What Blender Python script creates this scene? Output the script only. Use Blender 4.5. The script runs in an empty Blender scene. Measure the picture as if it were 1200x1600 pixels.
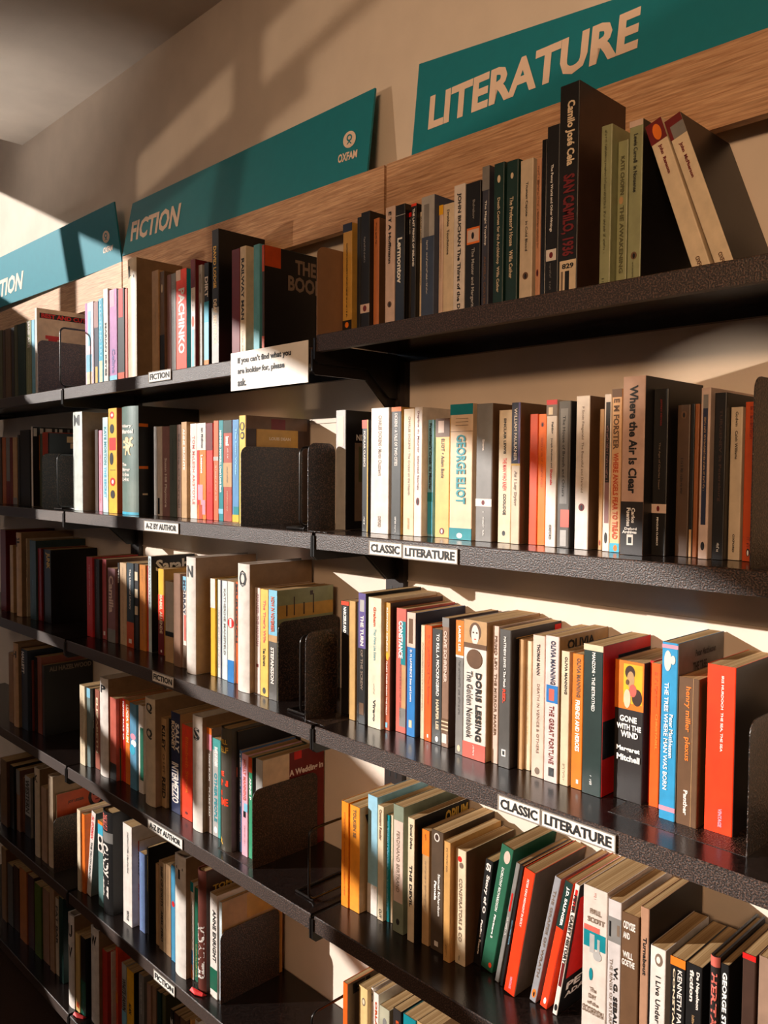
import bpy, bmesh, math, random
from mathutils import Vector, Matrix
random.seed(7)
SC = bpy.context.scene
COL = SC.collection

# ------------------------------------------------------------------ camera
F_PX = 1302.86
yaw, pitch, roll = 0.801067, -0.0439212, 0.0073610
Fv = Vector((-math.sin(yaw)*math.cos(pitch), math.cos(yaw)*math.cos(pitch), math.sin(pitch)))
Rv = Vector((math.cos(yaw), math.sin(yaw), 0)); Uv = Rv.cross(Fv)
R2 = Rv*math.cos(roll)+Uv*math.sin(roll); U2 = -Rv*math.sin(roll)+Uv*math.cos(roll)
cam_d = bpy.data.cameras.new('camera'); cam = bpy.data.objects.new('camera', cam_d); COL.objects.link(cam)
cam_d.sensor_fit = 'VERTICAL'; cam_d.sensor_height = 36.0; cam_d.lens = F_PX/1600*36.0
cam_d.clip_start = 0.02
M = Matrix.Identity(4)
for i in range(3):
    M[i][0], M[i][1], M[i][2] = R2[i], U2[i], -Fv[i]
M.translation = Vector((1.0569, -0.8645, -0.2258))
cam.matrix_world = M
SC.camera = cam

# ------------------------------------------------------------------ light, sky, exposure
SC.view_settings.view_transform = 'Standard'; SC.view_settings.look = 'None'
SC.view_settings.gamma = 1.0; SC.view_settings.use_curve_mapping = False
SC.view_settings.exposure = 0.0
SC.cycles.use_denoising = True
SC.cycles.max_bounces = 6
W = bpy.data.worlds.new('world'); SC.world = W; W.use_nodes = True
W.node_tree.nodes['Background'].inputs[0].default_value = (0.75, 0.85, 1.0, 1)
W.node_tree.nodes['Background'].inputs[1].default_value = 0.5
def lamp(name, kind, energy, color, loc=(0, 0, 0), direction=None, **kw):
    d = bpy.data.lights.new(name, kind); d.energy = energy; d.color = color
    for k, v in kw.items(): setattr(d, k, v)
    o = bpy.data.objects.new(name, d); COL.objects.link(o); o.location = loc
    if direction is not None: o.rotation_euler = Vector(direction).to_track_quat('-Z', 'Y').to_euler()
    return o
lamp('sun', 'SUN', 6.4, (1.0, 0.955, 0.90), (-8, -9, 4), (0.85, 1.0, -0.35), angle=math.radians(0.4))
# the low sun mirrored by the pavement and the cars outside: weak, slightly upward
lamp('sun_glint', 'SUN', 0.75, (1.0, 0.74, 0.50), (-8, -9, 0), (0.85, 1.0, 0.18), angle=math.radians(0.5))
lamp('ceiling_lamp', 'AREA', 2.0, (1.0, 0.62, 0.35), (0.6, -1.9, 0.80), (-0.1, 1.0, -0.30), shape='RECTANGLE', size=1.4, size_y=0.4, spread=math.radians(110))

lamp('rear_fill', 'AREA', 9.5, (1.0, 0.63, 0.36), (1.7, -3.0, 0.80), (-1.15, 3.2, -0.75), shape='RECTANGLE', size=1.0, size_y=0.5, spread=math.radians(54))  # added fill for the lower shelves, no fixture here
# added narrow spot for the reflected sun patch on the back wall
lamp('wall_patch_spot', 'SPOT', 3600.0, (1.0, 0.86, 0.70), (0.575-9*0.85, 0.2-9, -0.158-9*0.18), (0.85, 1.0, 0.18), spot_size=math.radians(0.64), spot_blend=0.15, shadow_soft_size=0.03)
# added upward sun lamp that brightens the ceiling near the window wall
lamp('ceiling_glare_fill', 'SUN', 9.0, (1.0, 0.90, 0.80), (-8, -6, -6), (0.60, 0.24, 0.60), angle=math.radians(16))

# ------------------------------------------------------------------ materials
def lin(c):
    return tuple(((v/255)/12.92 if v/255 <= 0.04045 else ((v/255+0.055)/1.055)**2.4) for v in c[:3])+(1,)
MATS = {}
def nodes(m):
    m.use_nodes = True; nt = m.node_tree
    return nt, nt.nodes['Principled BSDF']
def add(nt, t, **kw):
    n = nt.nodes.new(t)
    for k, v in kw.items():
        if k in n.inputs: n.inputs[k].default_value = v
        else: setattr(n, k, v)
    return n
def paint(rgb, rough=0.42, wear=0.10, name='printed_card'):
    key = (name, tuple(rgb), rough)
    if key in MATS: return MATS[key]
    m = bpy.data.materials.new(name); nt, b = nodes(m)
    no = add(nt, 'ShaderNodeTexNoise', Scale=55.0, Detail=3.0)
    tc = add(nt, 'ShaderNodeTexCoord'); nt.links.new(tc.outputs['Object'], no.inputs['Vector'])
    mx = add(nt, 'ShaderNodeMix', data_type='RGBA', blend_type='MULTIPLY')
    mx.inputs[0].default_value = 1.0
    rp = add(nt, 'ShaderNodeValToRGB'); rp.color_ramp.elements[0].position = 0.3; rp.color_ramp.elements[1].position = 0.7
    rp.color_ramp.elements[0].color = (1-2*wear, 1-2*wear, 1-2*wear, 1); rp.color_ramp.elements[1].color = (1, 1, 1, 1)
    nt.links.new(no.outputs['Fac'], rp.inputs[0]); nt.links.new(rp.outputs[0], mx.inputs[7])
    mx.inputs[6].default_value = lin(rgb); nt.links.new(mx.outputs[2], b.inputs['Base Color'])
    b.inputs['Roughness'].default_value = rough
    b.inputs['Specular IOR Level'].default_value = 0.4
    MATS[key] = m; return m
def flat(rgb, rough=0.5, name='ink'):
    key = (name, tuple(rgb), rough)
    if key in MATS: return MATS[key]
    m = bpy.data.materials.new(name); nt, b = nodes(m)
    no = add(nt, 'ShaderNodeTexNoise', Scale=300.0)
    mr = add(nt, 'ShaderNodeMapRange'); mr.inputs[3].default_value = rough-0.08; mr.inputs[4].default_value = rough+0.08
    nt.links.new(no.outputs['Fac'], mr.inputs[0]); nt.links.new(mr.outputs[0], b.inputs['Roughness'])
    b.inputs['Base Color'].default_value = lin(rgb); MATS[key] = m; return m
def page_mat():
    m = bpy.data.materials.new('page_edges'); nt, b = nodes(m)
    tc = add(nt, 'ShaderNodeTexCoord'); mp = add(nt, 'ShaderNodeMapping'); mp.inputs['Scale'].default_value = (520, 3, 3)
    no = add(nt, 'ShaderNodeTexNoise', Scale=1.0, Detail=4.0)
    rp = add(nt, 'ShaderNodeValToRGB')
    rp.color_ramp.elements[0].position = 0.25; rp.color_ramp.elements[0].color = lin((150, 112, 70))
    rp.color_ramp.elements[1].position = 0.75; rp.color_ramp.elements[1].color = lin((206, 172, 126))
    nt.links.new(tc.outputs['Object'], mp.inputs[0]); nt.links.new(mp.outputs[0], no.inputs['Vector'])
    nt.links.new(no.outputs['Fac'], rp.inputs[0]); nt.links.new(rp.outputs[0], b.inputs['Base Color'])
    b.inputs['Roughness'].default_value = 0.9; b.inputs['Specular IOR Level'].default_value = 0.1
    return m
PAGES = page_mat()
def hammered(name, rgb, rough, bump, p0=0.42, p1=0.62, top=1.5):
    m = bpy.data.materials.new(name); nt, b = nodes(m)
    tc = add(nt, 'ShaderNodeTexCoord')
    no = add(nt, 'ShaderNodeTexNoise', Scale=500.0, Detail=2.0); nt.links.new(tc.outputs['Object'], no.inputs['Vector'])
    bp = add(nt, 'ShaderNodeBump', Strength=bump, Distance=0.0012); nt.links.new(no.outputs['Fac'], bp.inputs['Height'])
    rp = add(nt, 'ShaderNodeValToRGB')
    rp.color_ramp.elements[0].position = p0; rp.color_ramp.elements[0].color = lin(tuple(v*0.55 for v in rgb))
    rp.color_ramp.elements[1].position = p1; rp.color_ramp.elements[1].color = lin(tuple(min(255, v*top) for v in rgb))
    nt.links.new(no.outputs['Fac'], rp.inputs[0]); nt.links.new(rp.outputs[0], b.inputs['Base Color'])
    nt.links.new(bp.outputs[0], b.inputs['Normal'])
    b.inputs['Roughness'].default_value = rough; b.inputs['Specular IOR Level'].default_value = 0.6
    return m
STEEL = hammered('hammered_brown_enamel', (36, 26, 20), 0.30, 0.8, 0.50, 0.64, 2.6)
TRAY = hammered('brown_black_shelf_enamel', (28, 21, 19), 0.2, 0.09)
LIP = hammered('speckled_shelf_edge', (58, 43, 36), 0.45, 0.6, 0.46, 0.74, 1.9)
WIRE = flat((24, 20, 18), 0.3, 'black_wire')
def wall_mat(name, rgb, bump=0.06):
    m = bpy.data.materials.new(name); nt, b = nodes(m)
    tc = add(nt, 'ShaderNodeTexCoord')
    no = add(nt, 'ShaderNodeTexNoise', Scale=9.0, Detail=8.0); nt.links.new(tc.outputs['Object'], no.inputs['Vector'])
    rp = add(nt, 'ShaderNodeValToRGB')
    rp.color_ramp.elements[0].position = 0.3; rp.color_ramp.elements[0].color = lin(tuple(v*0.95 for v in rgb))
    rp.color_ramp.elements[1].position = 0.7; rp.color_ramp.elements[1].color = lin(rgb)
    nt.links.new(no.outputs['Fac'], rp.inputs[0]); nt.links.new(rp.outputs[0], b.inputs['Base Color'])
    n2 = add(nt, 'ShaderNodeTexNoise', Scale=160.0, Detail=4.0); nt.links.new(tc.outputs['Object'], n2.inputs['Vector'])
    bp = add(nt, 'ShaderNodeBump', Strength=bump, Distance=0.004); nt.links.new(n2.outputs['Fac'], bp.inputs['Height'])
    nt.links.new(bp.outputs[0], b.inputs['Normal']); b.inputs['Roughness'].default_value = 0.8
    b.inputs['Specular IOR Level'].default_value = 0.2
    return m
WALL = wall_mat('cream_wall_paint', (222, 206, 190)); CEIL = wall_mat('ceiling_paint', (220, 208, 196)); DARKFLOOR = wall_mat('brown_carpet', (70, 50, 38), 0.4)
def wood_mat():
    m = bpy.data.materials.new('oak_veneer'); nt, b = nodes(m)
    tc = add(nt, 'ShaderNodeTexCoord'); mp = add(nt, 'ShaderNodeMapping'); mp.inputs['Scale'].default_value = (10, 20, 230)
    no = add(nt, 'ShaderNodeTexNoise', Scale=1.6, Detail=8.0, Roughness=0.6, Distortion=0.6)
    mp2 = add(nt, 'ShaderNodeMapping'); mp2.inputs['Scale'].default_value = (14, 60, 420)
    n2 = add(nt, 'ShaderNodeTexNoise', Scale=1.0, Detail=3.0)
    rp = add(nt, 'ShaderNodeValToRGB')
    rp.color_ramp.elements[0].position = 0.36; rp.color_ramp.elements[0].color = lin((176, 128, 90))
    rp.color_ramp.elements[1].position = 0.66; rp.color_ramp.elements[1].color = lin((216, 174, 134))
    mx = add(nt, 'ShaderNodeMix', data_type='RGBA', blend_type='MULTIPLY'); mx.inputs[0].default_value = 0.6
    r2 = add(nt, 'ShaderNodeValToRGB'); r2.color_ramp.elements[0].position = 0.35; r2.color_ramp.elements[0].color = (0.55, 0.5, 0.45, 1); r2.color_ramp.elements[1].position = 0.55
    for a_, c_ in ((mp, no), (mp2, n2)):
        nt.links.new(tc.outputs['Object'], a_.inputs[0]); nt.links.new(a_.outputs[0], c_.inputs['Vector'])
    nt.links.new(no.outputs['Fac'], rp.inputs[0]); nt.links.new(n2.outputs['Fac'], r2.inputs[0])
    nt.links.new(rp.outputs[0], mx.inputs[6]); nt.links.new(r2.outputs[0], mx.inputs[7]); nt.links.new(mx.outputs[2], b.inputs['Base Color'])
    b.inputs['Roughness'].default_value = 0.55
    return m
WOOD = wood_mat()
TEAL = paint((20, 126, 142), 0.5, 0.03, 'teal_sign_board')

# ------------------------------------------------------------------ mesh helpers
def mk(name, verts, faces, mat, parent=None, smooth=False):
    me = bpy.data.meshes.new(name); me.from_pydata([tuple(v) for v in verts], [], faces); me.update()
    o = bpy.data.objects.new(name, me); COL.objects.link(o)
    if mat: me.materials.append(mat)
    if parent: o.parent = parent
    if smooth:
        for p in me.polygons: p.use_smooth = True
    return o
def boxgeo(x0, x1, y0, y1, z0, z1, V, Fs):
    n = len(V)
    V += [(x0, y0, z0), (x1, y0, z0), (x1, y1, z0), (x0, y1, z0), (x0, y0, z1), (x1, y0, z1), (x1, y1, z1), (x0, y1, z1)]
    Fs += [tuple(n+i for i in f) for f in ((0, 3, 2, 1), (4, 5, 6, 7), (0, 1, 5, 4), (1, 2, 6, 5), (2, 3, 7, 6), (3, 0, 4, 7))]
def boxes(name, L, mat, parent=None):
    V, Fs = [], []
    for b in L: boxgeo(*b, V, Fs)
    return mk(name, V, Fs, mat, parent)
def prism(pts, axis, a, b):
    """extrude a closed 2-D outline along an axis from a to b"""
    def P(u, v, w):
        return {'x': (w, u, v), 'y': (u, w, v), 'z': (u, v, w)}[axis]
    n = len(pts); V = [P(u, v, a) for u, v in pts]+[P(u, v, b) for u, v in pts]
    Fs = [tuple(range(n))[::-1], tuple(range(n, 2*n))]+[(i, (i+1) % n, n+(i+1) % n, n+i) for i in range(n)]
    return V, Fs
def fixn(o):
    bm = bmesh.new(); bm.from_mesh(o.data); bmesh.ops.recalc_face_normals(bm, faces=bm.faces); bm.to_mesh(o.data); bm.free()
    return o
def empty(name, loc, label, cat, group=None):
    o = bpy.data.objects.new(name, None); COL.objects.link(o); o.location = loc; o.empty_display_size = 0.02
    tag(o, label, cat, group); return o
def tag(o, label, cat, group=None):
    o['label'] = label; o['category'] = cat
    if group: o['group'] = group
    return o
def structure(o): o['kind'] = 'structure'; return o

# ------------------------------------------------------------------ lettering: every string once, as a unit-square mesh
TXT = {}
def load_texts(strings):
    tmp = []
    for key in strings:
        s, bold = key
        c = bpy.data.curves.new('lettering', 'FONT'); c.body = s; c.size = 1.0; c.resolution_u = 2; c.offset = 0.036 if bold else 0.016
        o = bpy.data.objects.new('lettering', c); COL.objects.link(o); tmp.append((key, o, c))
    dg = bpy.context.evaluated_depsgraph_get()
    for key, o, c in tmp:
        me = bpy.data.meshes.new_from_object(o.evaluated_get(dg)); vs = [v.co.copy() for v in me.vertices]
        x0 = min(v.x for v in vs); x1 = max(v.x for v in vs); y0 = min(v.y for v in vs); y1 = max(v.y for v in vs)
        TXT[key] = ([((v.x-x0)/(x1-x0), (v.y-y0)/(y1-y0)) for v in vs], [tuple(p.vertices) for p in me.polygons])
        bpy.data.meshes.remove(me)
    for key, o, c in tmp:
        bpy.data.objects.remove(o); bpy.data.curves.remove(c)
def ticks(length, seed):
    """marks too small to read: a run of letter-sized strokes in the unit square"""
    r = random.Random(seed); V, Fs = [], []; x = 0
    while x < length:
        w = r.uniform(0.35, 0.8)
        if r.random() < 0.17: x += 0.6; continue
        lo = 0 if r.random() < 0.8 else 0.15; hi = 1 if r.random() < 0.4 else 0.75
        n = len(V); x1 = min(length, x+w)
        st = 0.2
        for a, b, c, d in ((x, x+st, lo, hi), (x, x1, hi-0.18, hi)) if r.random() < 0.5 else ((x, x+st, lo, hi), (x1-st, x1, lo, hi*0.9), (x, x1, lo, lo+0.16)):
            n = len(V); V += [(a/length, c), (max(a+0.05, b)/length, c), (max(a+0.05, b)/length, d), (a/length, d)]; Fs.append((n, n+1, n+2, n+3))
        x = x1+0.22
    return V, Fs

CR = {'wh': (226, 214, 204), 'cr': (222, 200, 168), 'pk': (216, 188, 172), 'tan': (190, 150, 104), 'gold': (200, 152, 70), 'bk': (26, 23, 22), 'dk': (44, 38, 36), 'gy': (128, 124, 120), 'lg': (176, 172, 168), 'nv': (38, 44, 68), 'bl': (40, 120, 190), 'lb': (130, 190, 215), 'cy': (60, 170, 200), 'te': (10, 130, 140), 'gn': (20, 90, 66), 'dg': (24, 52, 46), 'sg': (148, 150, 110), 'ol': (84, 82, 54), 'rd': (210, 30, 24), 'dr': (110, 24, 24), 'ro': (240, 62, 20), 'og': (236, 120, 30), 'do': (190, 70, 20), 'ye': (240, 180, 40), 'br': (104, 74, 50), 'db': (66, 44, 34), 'mv': (150, 110, 108), 'pu': (96, 80, 140), 'pp': (176, 120, 170), 'sa': (206, 100, 86), 'pi': (236, 150, 170), 'cm': (206, 186, 160), 'w': (240, 236, 230), 'k': (18, 16, 16), 'gd': (214, 170, 70), 't': (120, 100, 84)}
def rgb(n): return CR[n] if isinstance(n, str) else n

# ------------------------------------------------------------------ books
def build_book(root, t, h, d, kind, col, cov, bands, texts, gloss, lion, seed):
    rough = 0.22 if gloss else 0.42
    cm = paint(rgb(col), rough)
    rounded = kind in 'hd'
    bulge = (min(0.007, t*0.28) if kind == 'h' else min(0.0035, t*0.09)) if rounded else 0.0
    def sp(x):
        u = max(0.0, min(1.0, x/t)); return -bulge*(1-(2*u-1)**2) if rounded else 0.0
    c = {'p': 0.0007, 'h': 0.0026, 'd': 0.0045}[kind]; c = min(c, t*0.25)
    r = min(0.0012, t*0.15)
    if rounded:
        outer = [(0, d)]+[(t*i/10, sp(t*i/10)) for i in range(11)]+[(t, d)]
        inner = [(c, d)]+[(c+(t-2*c)*i/10, c+sp(c+(t-2*c)*i/10)) for i in range(11)]+[(t-c, d)]
    else:
        outer = [(0, d), (0, r), (r*0.3, r*0.3), (r, 0), (t-r, 0), (t-r*0.3, r*0.3), (t, r), (t, d)]
        inner = [(c, d), (c, r+c), (c+r*0.2, c+r*0.2), (r+c*0.5, c), (t-r-c*0.5, c), (t-c-r*0.2, c+r*0.2), (t-c, r+c), (t-c, d)]
    n = len(outer); V = [(x, y, z) for z in (0, h) for P_ in (outer, inner) for x, y in P_]
    Fs = []
    for i in range(n-1):
        o0, o1, i0, i1 = i, i+1, n+i, n+i+1; T = 2*n
        Fs += [(o0, o1, T+o1, T+o0), (i1, i0, T+i0, T+i1), (o1, o0, i0, i1), (T+o0, T+o1, T+i1, T+i0)]
    Fs += [(0, 2*n, 3*n, n), (n-1, 2*n-1, 4*n-1, 3*n-1)]
    bm = bmesh.new(); vs = [bm.verts.new(v) for v in V]
    for f in Fs: bm.faces.new([vs[i] for i in f])
    bmesh.ops.recalc_face_normals(bm, faces=bm.faces)
    me = bpy.data.meshes.new('cover'); bm.to_mesh(me); bm.free(); me.materials.append(cm)
    o = bpy.data.objects.new('cover', me); COL.objects.link(o); o.parent = root
    if kind == 'd':
        cov = (150, 120, 90)  # tan side board: the flank's shade put into its colour
        boxes('dark_filler', [(c, t-c, d*0.25, d*0.98, 0.004, h-0.012)], paint((70, 56, 44), 0.8), root)  # dark box put in as the shade inside the hollow divider
    else:
        ins = 0.0028 if kind == 'h' else 0.0004
        boxes('page_block', [(c, t-c, c*1.2, d-ins-0.0004, ins, h-ins)], PAGES, root)
    k = 0
    if cov is not None:
        boxes('front_cover', [(t, t+0.0003, 0.0008, d-0.0004, 0.0003, h-0.0003)], paint(rgb(cov), rough), root)
    cvx = t+(0.0003 if cov is not None else 0)
    for (f, a, b, c0, c1, cn) in bands:
        k += 1; off = 0.00018+0.00009*k; m = paint(rgb(cn), rough); z0, z1 = h*(1-b), h*(1-a)
        e = f[-1] == 'E'
        cover_side = f[0] == 'C' or f == 'E' and False
        if f == 'S' or f == 'E':
            xa, xb = t*c0, t*c1
            if f == 'E':
                V, Fs = prism([((xa+xb)/2+(xb-xa)/2*math.cos(q*math.pi/10), (z0+z1)/2+(z1-z0)/2*math.sin(q*math.pi/10)) for q in range(20)], 'y', -off, 0.0)
                V = [(x, y+sp(x), z) for x, y, z in V]; fixn(mk('emblem', V, Fs, m, o))
            else:
                N = 8 if rounded else 1; V = []; Fs = []
                for i in range(N+1):
                    x = xa+(xb-xa)*i/N
                    V += [(x, sp(x)-off, z0), (x, sp(x)-off, z1), (x, sp(x)+0.0002, z0), (x, sp(x)+0.0002, z1)]
                for i in range(N):
                    q = 4*i; Fs += [(q, q+4, q+5, q+1), (q+1, q+5, q+7, q+3), (q, q+2, q+6, q+4)]
                Fs += [(0, 1, 3, 2), (4*N, 4*N+2, 4*N+3, 4*N+1)]
                mk('spine_panel', V, Fs, m, o)
        else:
            ya, yb = d*c0, d*c1
            if f == 'CE':
                V, Fs = prism([((ya+yb)/2+(yb-ya)/2*math.cos(q*math.pi/10), (z0+z1)/2+(z1-z0)/2*math.sin(q*math.pi/10)) for q in range(20)], 'x', cvx, cvx+off)
                fixn(mk('cover_picture', V, Fs, m, o))
            else:
                boxes('cover_panel', [(cvx, cvx+off, max(ya, 0.001), min(yb, d-0.001), z0, z1)], m, o)
    if lion:
        P_ = [(.30, .12), (.42, .10), (.45, .30), (.55, .34), (.66, .12), (.80, .10), (.72, .20), (.68, .40), (.78, .55), (.92, .50), (.95, .62), (.82, .68), (.80, .80), (.95, .90), (.90, 1.0), (.74, .92), (.70, .74), (.62, .74), (.66, .88), (.56, 1.0), (.38, .98), (.30, .86), (.36, .78), (.16, .84), (.08, .74), (.20, .70), (.38, .66), (.34, .54), (.14, .56), (.08, .46), (.22, .44), (.36, .46), (.36, .30)]
        V, Fs = prism([(t*(.12+.72*x), h*(1-.47+.19*z)) for x, z in P_], 'y', -0.0008, 0.0)
        V = [(x, y+sp(x), z) for x, y, z in V]; fixn(mk('lion_emblem', V, Fs, paint((236, 206, 160)), o))
    for i, (f, s, a, b, c0, c1, cn) in enumerate(texts):
        off = 0.0004+0.00009*(k+1); m = flat(rgb(cn))
        if f == 'K':
            cc = (c0+c1)/2; hh = min(t*(c1-c0), 0.0032); c0, c1 = cc-hh/t/2, cc+hh/t/2
            V2, F2 = ticks(max(3, min(70, h*(b-a)/hh*1.25)), seed*31+i); f2 = 'S'
        else:
            V2, F2 = TXT[(s, f != 'S' or len(s) < 16 or c1-c0 > 0.37)]; f2 = f
        if f2 == 'S':
            V = [(t*(c0+(c1-c0)*v), sp(t*(c0+(c1-c0)*v))-off, h*(1-a-(b-a)*u)) for u, v in V2]; nm = 'spine_lettering'
        elif f2 == 'U':
            V = [(t*(c0+(c1-c0)*u), sp(t*(c0+(c1-c0)*u))-off, h*(1-b+(b-a)*v)) for u, v in V2]; nm = 'spine_lettering'
        else:
            V = [(cvx+off, d*(c0+(c1-c0)*u), h*(1-b+(b-a)*v)) for u, v in V2]; nm = 'cover_lettering'
        mk(nm, V, F2, m, o)

# ------------------------------------------------------------------ the room
structure(boxes('wall_back', [(-3.0, 3.2, 0.2, 0.32, -1.78, 1.25)], WALL))
structure(boxes('ceiling', [(-1.734, 3.2, -5.0, 0.2, 0.832, 1.25), (-3.0, -1.734, -5.0, 0.2, 1.21, 1.25)], CEIL))
structure(boxes('floor', [(-3.0, 3.2, -5.0, 0.2, -1.86, -1.78)], DARKFLOOR))
structure(boxes('wall_right', [(3.2, 3.3, -5.0, 0.32, -1.86, 1.25)], WALL))
structure(boxes('wall_front', [(-3.1, 3.3, -5.1, -5.0, -1.86, 1.25)], WALL))
def wy(u): return u-3.53
def wz(v): return v+1.236
structure(boxes('wall_left', [(-3.1, -3.0, -5.0, wy(-1.25), -1.86, 1.25), (-3.1, -3.0, wy(3.05), 0.32, -1.86, 1.25),
                              (-3.1, -3.0, wy(-1.25), wy(3.05), -1.86, -.92), (-3.1, -3.0, wy(-1.25), wy(-.72), -.92, wz(-2.06)), (-3.1, -3.0, wy(-.30), wy(2.62), -.92, wz(-2.06)), (-3.1, -3.0, wy(-1.25), wy(3.05), wz(-0.028), 1.25)], WALL))  # low gaps cut to let the added outdoor lamps in
# the shop window: posts, transoms and added solid panels shaped to cast the shadow bands
wf = []
for u0, u1, v0, v1 in ((1.605, 1.72, -2.06, -.028), (.68, .792, -2.06, -.028), (1.33, 2.62, -2.06, -.52), (2.62, 3.05, -1.74, -.52), (1.41, 3.05, -.52, -.40),
                       (.50, 1.33, -1.08, -.81), (.50, 1.33, -1.285, -1.19), (.50, 1.38, -1.97, -1.60),
                       (-1.25, .50, -.885, -.81), (-.45, -.08, -.99, -.82), (-1.25, .50, -1.225, -1.19), (-1.25, .45, -2.075, -1.60)):
    wf.append((-3.03, -3.01, wy(u0), wy(u1), wz(v0), wz(v1)))
structure(boxes('window_1', wf, paint((60, 52, 46), 0.5, 0.1, 'window_frame')))
for i, z in enumerate((-.124, -.415, -.735)):
    structure(boxes('trim_%d' % (i+1), [(-2.0, 1.2, 0.1975, 0.2, z, z+0.003)], WALL))

# ------------------------------------------------------------------ shelving
BAYS = {'R': (0.0, 0.97, 'literature'), 'L': (-0.97, 0.0, 'fiction'), 'F': (-1.94, -0.97, 'far'), 'N': (0.97, 1.94, 'unseen next')}
ROWS = {'A': 0.0, 'B': -.32, 'C': -.64, 'D': -.96, 'E': -1.28, 'F': -1.60}
ORD = {'A': 'top', 'B': 'second', 'C': 'third', 'D': 'fourth', 'E': 'fifth', 'F': 'sixth'}
def zrow(r, b): return ROWS[r]-(0.018 if r == 'A' and b in 'LF' else 0)
def bayname(b): return BAYS[b][2]+' bay'
for b, (x0, x1, nm) in BAYS.items():
    for r in ROWS:
        if b == 'N' and r != 'A': continue          # unseen shelf added to block lamp light; the rest of its bay is left out
        z = zrow(r, b)
        s = empty('bookshelf', ((x0+x1)/2, 0, z-0.027), 'dark speckled steel shelf, %s shelf of the %s bay' % (ORD[r], nm), 'shelf', 'steel shelves of the %s bay' % nm)
        hw = (x1-x0)/2-0.005
        boxes('shelf_tray', [(-hw, hw, 0.0015, 0.196, 0.015, 0.027), (-hw, hw, 0.185, 0.196, 0.0, 0.015)], TRAY, s)
        V, Fs = prism([(0.0, 0.0), (0.012, 0.0), (0.012, 0.003), (0.003, 0.003), (0.003, 0.0255), (0.0015, 0.0268), (0.0, 0.0255)], 'x', -hw, hw)
        fixn(mk('front_lip', V, Fs, LIP, s))
        for sx in (-hw-0.0038, hw+0.0002):
            V, Fs = prism([(-0.003, 0.022), (-0.003, -0.012), (0.004, -0.018), (0.116, -0.018), (0.166, -0.063), (0.186, -0.063), (0.186, 0.014), (0.0, 0.014), (0.0, 0.022)], 'x', sx, sx+0.0036)
            fixn(mk('bracket', V, Fs, WIRE, s))
for x, lab in ((0.0, 'dark slotted steel upright between the literature and fiction bays'), (-0.97, 'dark slotted steel upright between the fiction and far bays')):
    u = empty('upright_post', (x, 0.19, -1.78), lab, 'upright', 'slotted uprights on the wall')
    boxes('post', [(-0.022, 0.022, -0.0028, 0.0098, 0, 2.0)], paint((44, 34, 30), 0.4, 0.1, 'upright_enamel'), u)
    sl = []
    for i in range(58):
        for sx in (-0.010, 0.006): sl.append((sx, sx+0.004, -0.0034, -0.0027, 0.05+i*0.033, 0.068+i*0.033))
    boxes('slots', sl, flat((8, 7, 6)), u)
# header boards and signs (explicit corners: front face, top edge rests back towards the wall)
def quad_board(name, q, th, mat, parent=None):
    n = (q[1]-q[0]).cross(q[3]-q[0]).normalized()
    if n.y > 0: n = -n
    V = [v for v in q]+[v-n*th for v in q]
    return fixn(mk(name, V, [(0, 1, 2, 3), (7, 6, 5, 4), (0, 4, 5, 1), (1, 5, 6, 2), (2, 6, 7, 3), (3, 7, 4, 0)], mat, parent)), n
def on_quad(q, u, v): return (q[0]*(1-u)+q[1]*u)*(1-v)+(q[3]*(1-u)+q[2]*u)*v
HB = [('oak header board under the LITERATURE sign', [[0.003, 0.157, 0.205], [0.967, 0.157, 0.205], [0.967, 0.157, 0.3], [0.003, 0.157, 0.312]]), ('oak header board under the shaded FICTION sign', [[-0.967, 0.157, 0.222], [-0.003, 0.157, 0.222], [-0.003, 0.157, 0.312], [-0.967, 0.157, 0.33]]), ('sunlit oak header board under the turquoise sign', [[-1.937, 0.157, 0.22], [-0.973, 0.157, 0.222], [-0.973, 0.157, 0.318], [-1.937, 0.157, 0.3]])]
for lab, q in HB:
    q = [Vector(v) for v in q]; o, n = quad_board('header_board', q, 0.016, WOOD)
    tag(o, lab, 'header board', 'oak header boards above the shelves')
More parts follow.
